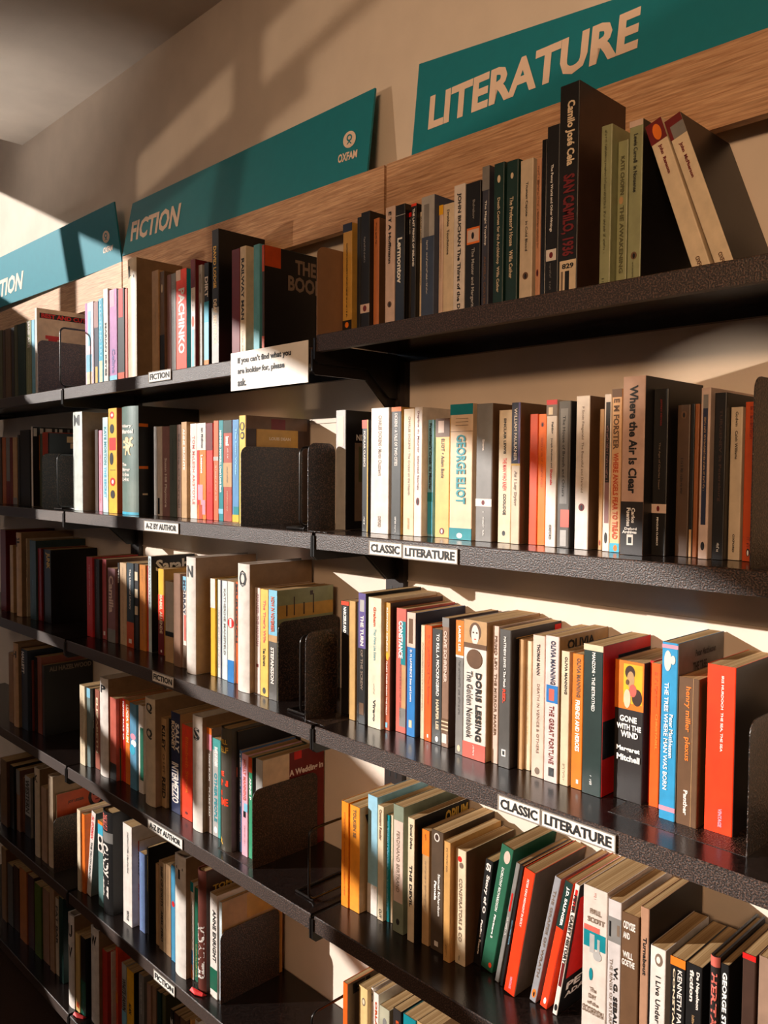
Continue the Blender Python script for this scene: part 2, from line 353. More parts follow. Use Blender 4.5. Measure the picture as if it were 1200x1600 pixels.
SIGNS = [{'q': [[0.062, 0.158, 0.3114], [0.7354, 0.158, 0.2982], [0.7285, 0.1716, 0.3952], [0.0564, 0.1804, 0.4713]], 'label': 'teal sign reading LITERATURE standing on the oak header board', 'txt': [('LITERATURE', [[0.0953, 0.1627, 0.3444], [0.4736, 0.1636, 0.3432], [0.4743, 0.1718, 0.4017], [0.0927, 0.1709, 0.4027]])]}, {'q': [[-0.9709, 0.158, 0.3319], [-0.0486, 0.158, 0.3106], [-0.0491, 0.1774, 0.465], [-0.9465, 0.1746, 0.4629]], 'label': 'long shaded green teal sign reading FICTION with round logo', 'txt': [('FICTION', [[-0.9331, 0.1618, 0.3611], [-0.7005, 0.1612, 0.3514], [-0.695, 0.1684, 0.4078], [-0.9348, 0.1682, 0.4124]]), ('OXFAM', [[-0.1321, 0.1626, 0.349], [-0.0791, 0.1624, 0.3466], [-0.0797, 0.1644, 0.362], [-0.1329, 0.1647, 0.3661]])], 'logo': [[[-0.1214, 0.1656, 0.3725], [-0.086, 0.1653, 0.3697], [-0.0889, 0.1693, 0.4012], [-0.1244, 0.1696, 0.4046]]]}, {'q': [[-2.6589, 0.176, 0.3327], [-1.0103, 0.176, 0.3259], [-1.0147, 0.1579, 0.4794], [-2.586, 0.1581, 0.485]], 'label': 'bright turquoise sunlit sign ending in a round logo, far bay', 'txt': [('FICTION', [[-1.9854, 0.1725, 0.3593], [-1.6804, 0.1725, 0.3585], [-1.6463, 0.1662, 0.4121], [-1.9585, 0.1662, 0.4131]]), ('OXFAM', [[-1.1073, 0.1715, 0.3643], [-1.0514, 0.1715, 0.3641], [-1.0443, 0.1699, 0.3775], [-1.0995, 0.1697, 0.3795]])], 'logo': [[[-1.1007, 0.1685, 0.3897], [-1.0602, 0.1688, 0.387], [-1.0561, 0.1653, 0.4172], [-1.0964, 0.1649, 0.4203]]]}]
NOTES = [{'name': 'shelf_label', 'r': (0.136, 0.204, -0.0012, -0.3445, -0.326), 'label': 'white CLASSIC card on the second shelf edge, literature bay', 'txt': [('CLASSIC', 0.05, 0.95, 0.16, 0.84)], 'cat': 'label', 'group': 'white label cards on the shelf edges', 'frame': 1}, {'name': 'shelf_label', 'r': (0.2075, 0.311, -0.0012, -0.3455, -0.327), 'label': 'white LITERATURE card on the second shelf edge, literature bay', 'txt': [('LITERATURE', 0.04, 0.96, 0.16, 0.84)], 'cat': 'label', 'group': 'white label cards on the shelf edges', 'frame': 1}, {'name': 'shelf_label', 'r': (0.388, 0.453, -0.0012, -0.664, -0.6455), 'label': 'white CLASSIC card on the third shelf edge, literature bay', 'txt': [('CLASSIC', 0.05, 0.95, 0.14, 0.86)], 'cat': 'label', 'group': 'white label cards on the shelf edges', 'frame': 1}, {'name': 'shelf_label', 'r': (0.4565, 0.559, -0.0012, -0.664, -0.6455), 'label': 'white LITERATURE card on the third shelf edge, literature bay', 'txt': [('LITERATURE', 0.04, 0.96, 0.14, 0.86)], 'cat': 'label', 'group': 'white label cards on the shelf edges', 'frame': 1}, {'name': 'shelf_label', 'r': (-0.539, -0.451, -0.0012, -0.035500000000000004, -0.0165), 'label': 'white FICTION card on the top shelf edge, fiction bay', 'txt': [('FICTION', 0.05, 0.95, 0.18, 0.84)], 'cat': 'label', 'group': 'white label cards on the shelf edges', 'frame': 1}, {'name': 'shelf_label', 'r': (-0.562, -0.423, -0.0012, -0.34500000000000003, -0.326), 'label': 'white A-Z BY AUTHOR card on the second shelf edge, fiction bay', 'txt': [('A-Z BY AUTHOR', 0.05, 0.95, 0.18, 0.84)], 'cat': 'label', 'group': 'white label cards on the shelf edges', 'frame': 1}, {'name': 'shelf_label', 'r': (-0.529, -0.445, -0.0012, -0.6605, -0.6415), 'label': 'white FICTION card on the third shelf edge, fiction bay', 'txt': [('FICTION', 0.05, 0.95, 0.18, 0.84)], 'cat': 'label', 'group': 'white label cards on the shelf edges', 'frame': 1}, {'name': 'shelf_label', 'r': (-0.552, -0.412, -0.0012, -0.9845, -0.9655), 'label': 'white A-Z BY AUTHOR card on the fourth shelf edge, fiction bay', 'txt': [('A-Z BY AUTHOR', 0.05, 0.95, 0.18, 0.84)], 'cat': 'label', 'group': 'white label cards on the shelf edges', 'frame': 1}, {'name': 'shelf_label', 'r': (-0.53, -0.445, -0.0012, -1.3054999999999999, -1.2865), 'label': 'white FICTION card on the fifth shelf edge, fiction bay', 'txt': [('FICTION', 0.05, 0.95, 0.18, 0.84)], 'cat': 'label', 'group': 'white label cards on the shelf edges', 'frame': 1}, {'name': 'shelf_label', 'r': (-1.64, -1.545, -0.0012, -0.040999999999999995, -0.022), 'label': 'dim label card on the top shelf edge, far bay', 'txt': [('FICTION', 0.05, 0.95, 0.18, 0.84)], 'cat': 'label', 'group': 'white label cards on the shelf edges', 'frame': 1}, {'name': 'shelf_label', 'r': (-1.64, -1.545, -0.0012, -0.34500000000000003, -0.326), 'label': 'dim label card on the second shelf edge, far bay', 'txt': [('A-Z BY AUTHOR', 0.05, 0.95, 0.18, 0.84)], 'cat': 'label', 'group': 'white label cards on the shelf edges', 'frame': 1}, {'name': 'shelf_label', 'r': (-1.64, -1.545, -0.0012, -0.664, -0.645), 'label': 'dim label card on the third shelf edge, far bay', 'txt': [('FICTION', 0.05, 0.95, 0.18, 0.84)], 'cat': 'label', 'group': 'white label cards on the shelf edges', 'frame': 1}, {'name': 'paper_notice', 'r': (-0.23, -0.008, -0.0055, -0.0755, -0.0075), 'label': 'white paper notice about asking, hung from the top shelf, fiction bay', 'txt': [("If you can't find what you", 0.1, 0.8, 0.66, 0.86), ('are looking for, please', 0.1, 0.72, 0.38, 0.58), ('ask.', 0.1, 0.22, 0.1, 0.3)], 'cat': 'notice'}]
BOOKS = [
('AR', -0.0119, 0.0708, 0.1927, 0.0225, 0.1262, 0, 'p', 'gold', None, [('K', '', 0.17, 0.8, 0.35, 0.65, 'k')], [('S', 0, 0.07, 0, 1, 'nv'), ('S', 0.83, 0.91, 0, 1, 'bk'), ('E', 0.845, 0.895, 0.3, 0.7, 'og')], 'mustard paperback with navy top band before the black one, top shelf of literature bay', ''),
('AR', 0.0255, 0.0687, 0.1959, 0.0086, 0.1283, 0, 'p', 'bk', None, [], [], 'slim plain black paperback after the mustard one, top shelf of literature bay', ''),
('AR', 0.0377, 0.066, 0.2, 0.0214, 0.131, 0, 'p', 'bk', None, [('K', '', 0.2, 0.4, 0.3, 0.6, 'lg')], [('S', 0.74, 0.81, 0, 1, 'pk'), ('E', 0.75, 0.8, 0.3, 0.7, 'dr')], 'black paperback with pale bird band after the black one, top shelf of literature bay', ''),
('AR', 0.0595, 0.0741, 0.1877, 0.0129, 0.1229, 0, 'p', (196, 116, 66), 'br', [('K', '', 0.04, 0.22, 0.3, 0.7, 'k')], [], 'orange tan leathery paperback after the black one, top shelf of literature bay', ''),
('AR', 0.093, 0.0683, 0.1965, 0.0209, 0.1287, 0, 'p', 'pk', None, [('S', 'E T A Hoffmann', 0.04, 0.45, 0.35, 0.65, 'k')], [('E', 0.75, 0.8, 0.28, 0.72, 'br'), ('E', 0.76, 0.794, 0.42, 0.6, 'k')], 'pale pink paperback with oval emblem after the orange one, top shelf of literature bay', ''),
('AR', 0.1143, 0.0692, 0.1951, 0.0212, 0.1278, 0, 'p', 'bk', None, [('S', 'Lermontov', 0.26, 0.62, 0.25, 0.75, 'w')], [('S', 0.08, 0.085, 0, 1, 'lg')], 'glossy black paperback with white title after the pale pink one, top shelf of literature bay', 'g'),
('AR', 0.1359, 0.0779, 0.1819, 0.005, 0.1191, 0, 'p', 'dk', None, [('K', '', 0.06, 0.18, 0.3, 0.7, 'w')], [('S', 0, 0.035, 0, 1, 'rd')], 'slim black paperback with red tip after the black one, top shelf of literature bay', 'g'),
('AR', 0.1468, 0.0718, 0.1912, 0.0103, 0.1252, 0, 'p', 'bk', None, [('S', 'THE LAST PRINCE OF IRELAND', 0.04, 0.5, 0.3, 0.7, 'w')], [('S', 0, 0.02, 0, 1, 'ro')], 'black paperback with orange top edge after the charcoal one, top shelf of literature bay', ''),
('AR', 0.1575, 0.08, 0.1787, 0.005, 0.117, 0, 'p', 'cr', None, [('S', 'MAXIM GORKY', 0.04, 0.27, 0.3, 0.75, 'k'), ('K', '', 0.5, 0.62, 0.35, 0.65, 'k')], [], 'slim cream paperback with black capitals after the black one, top shelf of literature bay', ''),
('AR', 0.1707, 0.0694, 0.1949, 0.0264, 0.1276, 0, 'p', (62, 74, 98), None, [('K', '', 0.34, 0.75, 0.35, 0.6, 'w')], [('S', 0, 0.31, 0, 1, 'lg'), ('S', 0.06, 0.31, 0.2, 0.6, 'gy'), ('S', 0.94, 0.98, 0.3, 0.55, 'lg')], 'slate blue paperback with photograph panel after the cream one, top shelf of literature bay', ''),
('AR', 0.1975, 0.0794, 0.1795, 0.0081, 0.1176, 0, 'p', 'pk', None, [('K', '', 0.2, 0.6, 0.4, 0.6, 'tan')], [('S', 0, 0.08, 0, 1, 'ye')], 'peach paperback with yellow sticker after the navy one, top shelf of literature bay', ''),
('AR', 0.206, 0.0799, 0.1788, 0.0202, 0.1171, 0, 'p', 'cr', None, [('S', 'Drabble  Touchstone', 0.05, 0.42, 0.35, 0.6, 'k'), ('K', '', 0.9, 0.98, 0.3, 0.5, 'k')], [], 'cream paperback with small dark title after the pale pink one, top shelf of literature bay', ''),
('AR', 0.2364, 0.0685, 0.1962, 0.0209, 0.1285, 0, 'p', 'wh', None, [('S', 'JOHN BUCHAN The Thirst of the Dark', 0.06, 0.99, 0.3, 0.7, 'k')], [], 'white paperback with black serif title after the cream one, top shelf of literature bay', ''),
('AR', 0.2576, 0.0698, 0.1942, 0.0283, 0.1272, 0, 'p', 'bk', None, [('S', 'Bulgakov', 0.13, 0.27, 0.45, 0.65, 'gy'), ('S', 'The Master and Margarita', 0.48, 0.93, 0.4, 0.65, 'lg')], [('S', 0.33, 0.45, 0.12, 0.95, 'og'), ('S', 0.345, 0.435, 0.16, 0.9, 'pk'), ('E', 0.365, 0.415, 0.42, 0.6, 'k')], 'thick black paperback with bird label band, top shelf of literature bay', ''),
('AR', 0.2953, 0.0615, 0.2069, 0.0126, 0.1355, 0, 'p', (60, 60, 72), None, [('S', 'The Magic Toyshop', 0.23, 0.53, 0.35, 0.7, 'w'), ('S', 'ANGELA CARTER', 0.6, 0.93, 0.35, 0.65, 'br')], [('S', 0, 0.16, 0, 1, 'gy')], 'dark grey paperback with pictured top after the black one, top shelf of literature bay', ''),
('AR', 0.3151, 0.0624, 0.2056, 0.0179, 0.1346, 0, 'p', 'dg', None, [('S', 'Death Comes for the Archbishop  Willa Cather', 0.23, 0.86, 0.32, 0.66, 'cr')], [('E', 0.08, 0.13, 0.35, 0.65, 'cr')], 'green paperback with apple mark after the navy one, top shelf of literature bay', ''),
('AR', 0.3364, 0.0635, 0.2038, 0.0196, 0.1335, 0, 'p', 'dg', None, [('S', "The Professor's House   Willa Cather", 0.24, 0.78, 0.32, 0.64, 'cr')], [('E', 0.08, 0.12, 0.35, 0.6, 'cr')], 'green paperback with cream title after the dark green one, top shelf of literature bay', ''),
('AR', 0.3578, 0.0661, 0.1998, 0.021, 0.1309, 0, 'p', 'cm', None, [('S', 'Truman Capote   In Cold Blood', 0.15, 0.61, 0.4, 0.65, 'k')], [('E', 0.75, 0.8, 0.28, 0.72, 'br'), ('E', 0.76, 0.794, 0.42, 0.6, 'k')], 'beige paperback with oval bird emblem after the dark green one, top shelf of literature bay', ''),
('AR', 0.3825, 0.0683, 0.1965, 0.0076, 0.1287, 0, 'p', (198, 140, 104), None, [('K', '', 0.05, 0.6, 0.3, 0.7, 'br')], [('E', 0.74, 0.79, 0.28, 0.72, 'dr'), ('E', 0.75, 0.784, 0.42, 0.6, 'k')], 'slim peach paperback beside black spine after the beige one, top shelf of literature bay', ''),
('AR', 0.3989, 0.0569, 0.2139, 0.0081, 0.1401, 0, 'p', 'bk', None, [], [], 'thin glossy black paperback after the pale pink one, top shelf of literature bay', 'g'),
('AR', 0.4121, 0.0499, 0.2246, 0.0192, 0.1471, 0, 'p', 'bk', None, [('S', 'The Penny World and Other Writings', 0.22, 0.6, 0.3, 0.55, 'w'), ('K', '', 0.78, 0.93, 0.35, 0.5, 'gy')], [('S', 0.7, 0.765, 0.05, 0.85, 'wh'), ('E', 0.715, 0.75, 0.3, 0.6, 'dr')], 'black paperback with small white emblem box, top shelf of literature bay', ''),
('AR', 0.4327, 0.0471, 0.2681, 0.0289, 0.1499, 0, 'p', 'bk', 'db', [('S', 'Camilo José Cela', 0.08, 0.38, 0.3, 0.8, 'cr'), ('S', 'SAN CAMILO, 1936', 0.42, 0.8, 0.15, 0.85, 'dr'), ('U', '829', 0.835, 0.86, 0.25, 0.85, 'k')], [('S', 0.82, 0.985, 0.12, 0.95, 'cr'), ('S', 0.87, 0.96, 0.4, 0.62, 'k'), ('S', 0.87, 0.96, 0.2, 0.3, 't')], 'tall black book with white barcode label, top shelf of literature bay', ''),
('AR', 0.4849, 0.061, 0.2076, 0.0152, 0.136, 0, 'p', 'sg', None, [('K', '', 0.03, 0.75, 0.3, 0.6, 'ol'), ('K', '', 0.9, 0.97, 0.2, 0.6, 'k')], [], 'slim sage green paperback after the black one, top shelf of literature bay', ''),
('AR', 0.5009, 0.0738, 0.188, 0.0141, 0.1232, 0, 'p', 'sg', None, [('S', 'KATE CHOPIN', 0.1, 0.35, 0.3, 0.7, 'ol'), ('S', 'THE AWAKENING', 0.42, 0.86, 0.3, 0.7, 'ol')], [('E', 0.36, 0.41, 0.2, 0.6, 'tan')], 'sage green paperback, muted lettering after the sage one, top shelf of literature bay', ''),
('AR', 0.5219, 0.064, 0.2031, 0.0178, 0.133, 0, 'p', 'sg', 'bk', [('S', 'Lewis Carroll  in Nonsense', 0.08, 0.42, 0.35, 0.65, 'k'), ('K', '', 0.83, 0.96, 0.4, 0.5, 'ol')], [('S', 0, 0.035, 0, 1, 'pk'), ('E', 0.77, 0.815, 0.28, 0.72, 'br'), ('E', 0.779, 0.8096, 0.42, 0.6, 'k')], 'wide sage paperback with oval bird emblem, top shelf of literature bay', ''),
('AR', 0.6105, 0.062, 0.2017, 0.0209, 0.1331, -0.3387, 'p', 'cr', None, [('S', 'John  Ransom', 0.15, 0.34, 0.35, 0.6, 'dr'), ('S', 'OXFORD', 0.88, 0.99, 0.35, 0.6, 'br')], [('S', 0, 0.13, 0, 1, 'dr'), ('E', 0.02, 0.12, 0.3, 0.8, 'og')], 'leaning cream paperback with dark red painting top, top shelf of literature bay', ''),
('AR', 0.6375, 0.062, 0.2014, 0.0201, 0.133, -0.3527, 'p', 'cr', 'bk', [('S', 'John  McPherson', 0.17, 0.4, 0.35, 0.6, 'dr'), ('S', 'OXFORD', 0.88, 0.99, 0.35, 0.6, 'br')], [('S', 0, 0.13, 0, 1, 'dr'), ('S', 0.05, 0.13, 0.2, 1, 'gy')], 'outer leaning cream paperback with grey painting top, top shelf of literature bay', ''),
('AL', -0.9692, 0.0575, 0.2129, 0.0446, 0.1395, 0, 'p', (222, 196, 206), None, [], [('S', 0.1, 0.5, 0.35, 0.7, 'lb'), ('S', 0.0, 0.35, 0, 0.25, 'pp'), ('S', 0.6, 0.8, 0.1, 0.8, 'lb'), ('S', 0.8, 0.95, 0.2, 0.8, 'cr')], 'pale pastel patterned paperback before the navy one, top shelf of fiction bay', ''),
('AL', -0.9242, 0.0593, 0.2103, 0.0221, 0.1377, 0, 'p', 'nv', None, [], [('S', 0, 0.3, 0, 1, 'mv'), ('S', 0.75, 0.95, 0.3, 0.8, 'gd')], 'dark paperback with mauve top after the pale pink one, top shelf of fiction bay', ''),
('AL', -0.896, 0.0573, 0.2133, 0.0222, 0.1397, 0, 'p', 'cy', None, [('S', 'CELESTE NG LIU', 0.0, 0.65, 0.3, 0.8, 'lb')], [('S', 0.7, 1, 0.2, 0.9, 'cr')], 'cyan paperback after the navy one, top shelf of fiction bay', ''),
('AL', -0.8501, 0.0478, 0.2279, 0.0232, 0.1492, 0, 'p', 'wh', None, [('S', 'MARIAN KEYES', 0.35, 0.9, 0.35, 0.75, 'k')], [], 'thin white paperback with black title after the turquoise one, top shelf of fiction bay', ''),
('AL', -0.8265, 0.0513, 0.2225, 0.0378, 0.1457, 0, 'p', 'pp', None, [('S', 'Celine', 0.62, 0.88, 0.35, 0.75, 'pu')], [('S', 0.0, 0.18, 0.1, 0.7, 'pi'), ('S', 0.9, 1, 0, 1, 'lb')], 'lilac pink paperback after the white one, top shelf of fiction bay', ''),
('AL', -0.7884, 0.0533, 0.2195, 0.032, 0.1437, 0, 'p', 'bk', None, [], [('S', 0, 0.3, 0.2, 0.8, 'rd'), ('S', 0.88, 1, 0, 1, 'do')], 'black paperback with red top after the lilac one, top shelf of fiction bay', ''),
('AL', -0.756, 0.0552, 0.2165, 0.0113, 0.1418, 0, 'p', 'sa', None, [], [], 'very thin coral pink paperback after the black one, top shelf of fiction bay', ''),
('AL', -0.7151, 0.0421, 0.272, 0.0403, 0.1549, 0, 'd', 'cm', None, [('U', 'L', 0.06, 0.16, 0.22, 0.82, 'k')], [], 'cream divider lettered L, top shelf of fiction bay', ''),
('AL', -0.6141, 0.0463, 0.2301, 0.0277, 0.1507, 0, 'p', 'tan', None, [('K', '', 0.3, 0.6, 0.4, 0.7, 'br')], [], 'brown paper paperback behind divider after the divider, top shelf of fiction bay', ''),
('AL', -0.586, 0.0497, 0.2248, 0.0192, 0.1473, 0, 'p', (110, 84, 60), None, [], [('S', 0.6, 1, 0, 1, 'bk'), ('E', 0.12, 0.2, 0.3, 0.7, 'cr')], 'slim brown paperback with black base after the tan one, top shelf of fiction bay', ''),
('AL', -0.5664, 0.0557, 0.2158, 0.0159, 0.1413, 0, 'p', 'mv', None, [], [], 'mauve brown paperback after the dark brown one, top shelf of fiction bay', ''),
('AL', -0.5494, 0.0558, 0.2155, 0.0197, 0.1412, 0, 'p', 'gy', None, [('K', '', 0.08, 0.55, 0.3, 0.6, 'lg')], [], 'slim grey paperback against the red spine, top shelf of fiction bay', ''),
('AL', -0.5256, 0.0542, 0.218, 0.041, 0.1428, 0, 'p', 'ro', 'te', [('S', 'PACHINKO', 0.18, 0.8, 0.25, 0.85, 'wh')], [('S', 0, 0.1, 0, 0.45, 'pk')], 'vivid red orange paperback with white capitals, top shelf of fiction bay', ''),
('AL', -0.4569, 0.0481, 0.2273, 0.0159, 0.1489, 0, 'p', 'wh', 'dr', [('K', '', 0.28, 0.46, 0.3, 0.8, 'dr')], [('S', 0, 0.25, 0, 1, 'dr'), ('E', 0.5, 0.6, 0.2, 0.8, 'do'), ('S', 0.62, 0.95, 0.2, 0.8, 'lb')], 'maroon topped slim white paperback after the red orange one, top shelf of fiction bay', ''),
('AL', -0.4406, 0.0561, 0.2151, 0.0131, 0.1409, 0, 'p', 'lg', None, [], [('E', 0.08, 0.26, 0.15, 0.8, 'gy'), ('E', 0.1, 0.24, 0.25, 0.7, 'lg')], 'pale grey paperback with swirl after the white one, top shelf of fiction bay', ''),
('AL', -0.4186, 0.0558, 0.2155, 0.0166, 0.1412, 0, 'p', 'bk', None, [('S', 'DIRT', 0.13, 0.32, 0.2, 0.9, 'wh')], [('S', 0.36, 0.55, 0, 1, 'cy'), ('S', 0.55, 0.9, 0, 1, 'lb'), ('S', 0.9, 1, 0, 1, 'og')], 'black paperback with cyan band after the pale grey one, top shelf of fiction bay', ''),
('AL', -0.3763, 0.0471, 0.27, 0.0239, 0.1499, 0, 'p', 'bk', 'bk', [('S', 'DAVID LODGE', 0.12, 0.42, 0.25, 0.7, 'gd'), ('S', 'DEAF SENTENCE', 0.5, 0.82, 0.25, 0.75, 'cr'), ('C', 'S', 0.69, 0.81, 0.36, 0.52, 'gd')], [('S', 0.56, 1, 0, 1, 'lg'), ('C', 0.66, 0.84, 0.28, 0.6, 'gd'), ('C', 0.67, 0.83, 0.3, 0.58, 'bk')], 'tall black paperback with gold lettering after the black one, top shelf of fiction bay', ''),
('AL', -0.315, 0.0522, 0.221, 0.0269, 0.1448, 0, 'p', 'dr', None, [], [], 'dark red paperback after the black one, top shelf of fiction bay', ''),
('AL', -0.2864, 0.0518, 0.2217, 0.0189, 0.1452, 0, 'p', 'cr', None, [('S', 'RAILWAY MAN', 0.1, 0.62, 0.25, 0.75, 'k'), ('K', '', 0.72, 0.92, 0.3, 0.7, 'br')], [], 'cream paperback with black capitals after the dark red one, top shelf of fiction bay', ''),
('AL', -0.246, 0.0542, 0.218, 0.0193, 0.1428, 0, 'p', (90, 160, 170), None, [], [], 'turquoise paperback after the cream one, top shelf of fiction bay', ''),
('AL', -0.1881, 0.0321, 0.2028, 0.0068, 0.1649, 0, 'p', 'db', 'k', [('C', 'THE', 0.07, 0.2, 0.42, 0.72, 't'), ('C', 'BOOK C', 0.22, 0.36, 0.32, 0.99, 't')], [('S', 0, 0.23, 0, 1, 'do'), ('S', 0.8, 1, 0, 1, 'do'), ('C', 0, 0.18, 0, 0.22, 'do')], 'large black book showing its front cover, top shelf of fiction bay', ''),
('AF', -1.562, 0.0565, 0.2146, 0.0313, 0.1405, 0, 'p', 'ol', None, [], [], 'olive paperback at frame edge before the dark brown one, top shelf of far bay', ''),
('AF', -1.5304, 0.0575, 0.2129, 0.0198, 0.1395, 0, 'p', 'db', None, [], [], 'thin dark brown paperback after the olive one, top shelf of far bay', ''),
('AF', -1.5065, 0.057, 0.2137, 0.0402, 0.14, 0, 'p', 'br', None, [('K', '', 0.1, 0.6, 0.3, 0.7, 'db')], [], 'brown paperback after the dark brown one, top shelf of far bay', ''),
('AF', -1.4635, 0.0579, 0.2124, 0.0222, 0.1391, 0, 'p', 'dk', None, [], [], 'dark paperback after the brown one, top shelf of far bay', ''),
('AF', -1.4327, 0.0557, 0.2157, 0.0218, 0.1413, 0, 'p', 'ol', None, [], [], 'slim olive paperback after the charcoal one, top shelf of far bay', ''),
('AF', -1.41, 0.0563, 0.2149, 0.0567, 0.1407, 0, 'p', 'dg', None, [], [], 'dark green book after the olive one, top shelf of far bay', ''),
('AF', -1.3466, 0.0556, 0.2159, 0.0366, 0.1414, 0, 'p', 'sg', None, [('S', 'JANE AUS', 0.0, 0.35, 0.2, 0.8, 'wh'), ('K', '', 0.4, 0.9, 0.3, 0.7, 'cr')], [], 'sage paperback with white letters after the dark green one, top shelf of far bay', ''),
('AF', -1.3075, 0.0564, 0.2146, 0.0202, 0.1406, 0, 'p', 'lb', None, [], [], 'pale blue slim paperback after the sage one, top shelf of far bay', ''),
('AF', -1.2476, 0.0421, 0.2378, 0.0131, 0.1549, 0, 'p', 'wh', 'cr', [('C', 'BEST AND CUTE', 0.055, 0.105, 0.08, 0.95, 'rd')], [('C', 0.05, 0.11, 0.05, 0.95, 'k'), ('C', 0.3, 0.34, 0.15, 0.42, 'rd'), ('C', 0.34, 0.4, 0.2, 0.36, 'rd')], 'tall white book, red lips on cover, top shelf of far bay', ''),
('BR', -0.0348, 0.0769, 0.2042, 0.0249, 0.12, 0, 'p', 'lg', 'bk', [('C', 'Sh', 0.12, 0.2, 0.4, 0.6, 'wh'), ('C', 'NDL AD', 0.2, 0.25, 0.2, 0.6, 'wh')], [('S', 0.05, 0.3, 0.2, 0.8, 'pk'), ('C', 0.27, 0.93, 0.18, 0.62, 't'), ('C', 0.3, 0.6, 0.25, 0.4, 'ol'), ('C', 0.45, 0.85, 0.42, 0.58, 'tan')], 'paperback with pale spine and black photograph cover, second shelf of literature bay', ''),
('BR', 0.0331, 0.0759, 0.1849, 0.0148, 0.1211, 0, 'p', 'bk', None, [('S', 'POPULAR CLASSICS', 0.1, 0.42, 0.3, 0.6, 'wh'), ('K', '', 0.85, 0.94, 0.3, 0.6, 'w')], [('S', 0, 0.075, 0, 1, 'ro'), ('S', 0, 1, 0.86, 1, 'gd')], 'slim black paperback with orange top after the pale grey one, second shelf of literature bay', ''),
('BR', 0.0663, 0.065, 0.2016, 0.0415, 0.132, 0, 'p', 'wh', None, [('S', 'CHARLES DICKENS • Martin Chuzzlewit', 0.06, 0.54, 0.42, 0.6, 't'), ('S', 'OXFORD', 0.86, 0.95, 0.42, 0.58, 't')], [], 'thick white paperback with small grey title, second shelf of literature bay', ''),
('BR', 0.1133, 0.0652, 0.2012, 0.0214, 0.1318, 0, 'p', (66, 66, 64), 'gold', [('S', 'DICKENS • A TALE OF TWO CITIES', 0.05, 0.46, 0.35, 0.65, 'wh'), ('K', '', 0.86, 0.98, 0.3, 0.7, 'w')], [('S', 0, 0.035, 0, 1, 'og')], 'charcoal paperback with orange top edge after the white one, second shelf of literature bay', ''),
('BR', 0.1377, 0.0679, 0.1971, 0.0229, 0.1291, 0, 'p', 'cr', None, [('S', 'CHARLES DICKENS • The Cricket on the Hearth', 0.06, 0.68, 0.45, 0.65, 't'), ('S', 'OXFORD', 0.86, 0.95, 0.42, 0.6, 'tan')], [], 'tilted cream paperback with gold title after the charcoal one, second shelf of literature bay', ''),
('BR', 0.1622, 0.0669, 0.1987, 0.0162, 0.1301, 0, 'p', 'wh', None, [('S', 'Daphne du Maurier  Selected Stories', 0.03, 0.64, 0.35, 0.65, 'dr')], [('E', 0.7, 0.76, 0.28, 0.72, 'dr'), ('E', 0.712, 0.7528, 0.42, 0.6, 'k')], 'white paperback with red oval emblem after the cream one, second shelf of literature bay', ''),
('BR', 0.1789, 0.0796, 0.1792, 0.0114, 0.1174, 0, 'p', 'lb', None, [('S', "Frenchman's Creek du Maurier", 0.03, 0.6, 0.3, 0.75, 'k')], [('S', 0.62, 0.7, 0, 1, 'te'), ('S', 0.7, 0.98, 0.05, 0.9, 'cy')], 'pale turquoise paperback after the white one, second shelf of literature bay', ''),
('BR', 0.1954, 0.0789, 0.1802, 0.0285, 0.1181, 0, 'p', (226, 182, 110), None, [('S', 'ELIOT • Adam Bede', 0.17, 0.5, 0.42, 0.64, 'k')], [('S', 0, 0.155, 0, 1, 'br'), ('S', 0.02, 0.12, 0.2, 0.6, 'pk'), ('E', 0.92, 0.975, 0.35, 0.68, 'dr'), ('E', 0.93, 0.965, 0.45, 0.58, 'w')], 'golden tan paperback with painting top after the pale blue one, second shelf of literature bay', ''),
('BR', 0.2355, 0.0669, 0.1986, 0.0429, 0.1301, 0, 'p', (226, 196, 164), None, [('S', 'GEORGE ELIOT', 0.225, 0.735, 0.3, 0.72, 'te')], [('S', 0, 0.078, 0, 1, 'te'), ('S', 0.2, 0.203, 0, 1, 'br'), ('S', 0.105, 0.108, 0.25, 0.8, 'br'), ('S', 0.13, 0.133, 0.25, 0.8, 'br'), ('S', 0.155, 0.158, 0.25, 0.8, 'br'), ('S', 0.915, 1, 0, 1, 'te'), ('E', 0.95, 0.99, 0.35, 0.6, 'wh')], 'thick cream paperback with large teal capitals, second shelf of literature bay', ''),
('BR', 0.2846, 0.068, 0.1969, 0.0291, 0.129, 0, 'p', 'gy', 'br', [('S', 'Emma', 0.26, 0.34, 0.4, 0.55, 'wh'), ('K', '', 0.78, 0.96, 0.45, 0.58, 'w')], [('S', 0.69, 0.745, 0, 1, 'wh'), ('E', 0.7, 0.735, 0.38, 0.58, 'dr')], 'grey paperback with white band and red oval, second shelf of literature bay', ''),
('BR', 0.3199, 0.0749, 0.1863, 0.0225, 0.1221, 0, 'p', 'cr', None, [('S', 'SINCLAIR LEWIS', 0.06, 0.33, 0.4, 0.6, 'k'), ('S', 'THE MAN WHO KNEW', 0.36, 0.61, 0.35, 0.65, 'rd'), ('S', 'COOLIDGE', 0.63, 0.79, 0.4, 0.62, 'k')], [('E', 0.91, 0.95, 0.35, 0.6, 'k')], 'cream paperback with black and red capitals, second shelf of literature bay', ''),
('BR', 0.3471, 0.0691, 0.1952, 0.0144, 0.1279, 0, 'p', 'cm', 'br', [('S', 'WILLIAM FAULKNER', 0.04, 0.41, 0.3, 0.65, 'wh'), ('S', 'As I Lay Dying', 0.48, 0.73, 0.3, 0.65, 't')], [('S', 0, 0.43, 0, 1, 'nv'), ('S', 0.43, 0.445, 0, 1, 'gd'), ('S', 0.0, 0.43, 0.8, 1, 'pu')], 'beige paperback with navy upper half after the cream one, second shelf of literature bay', ''),
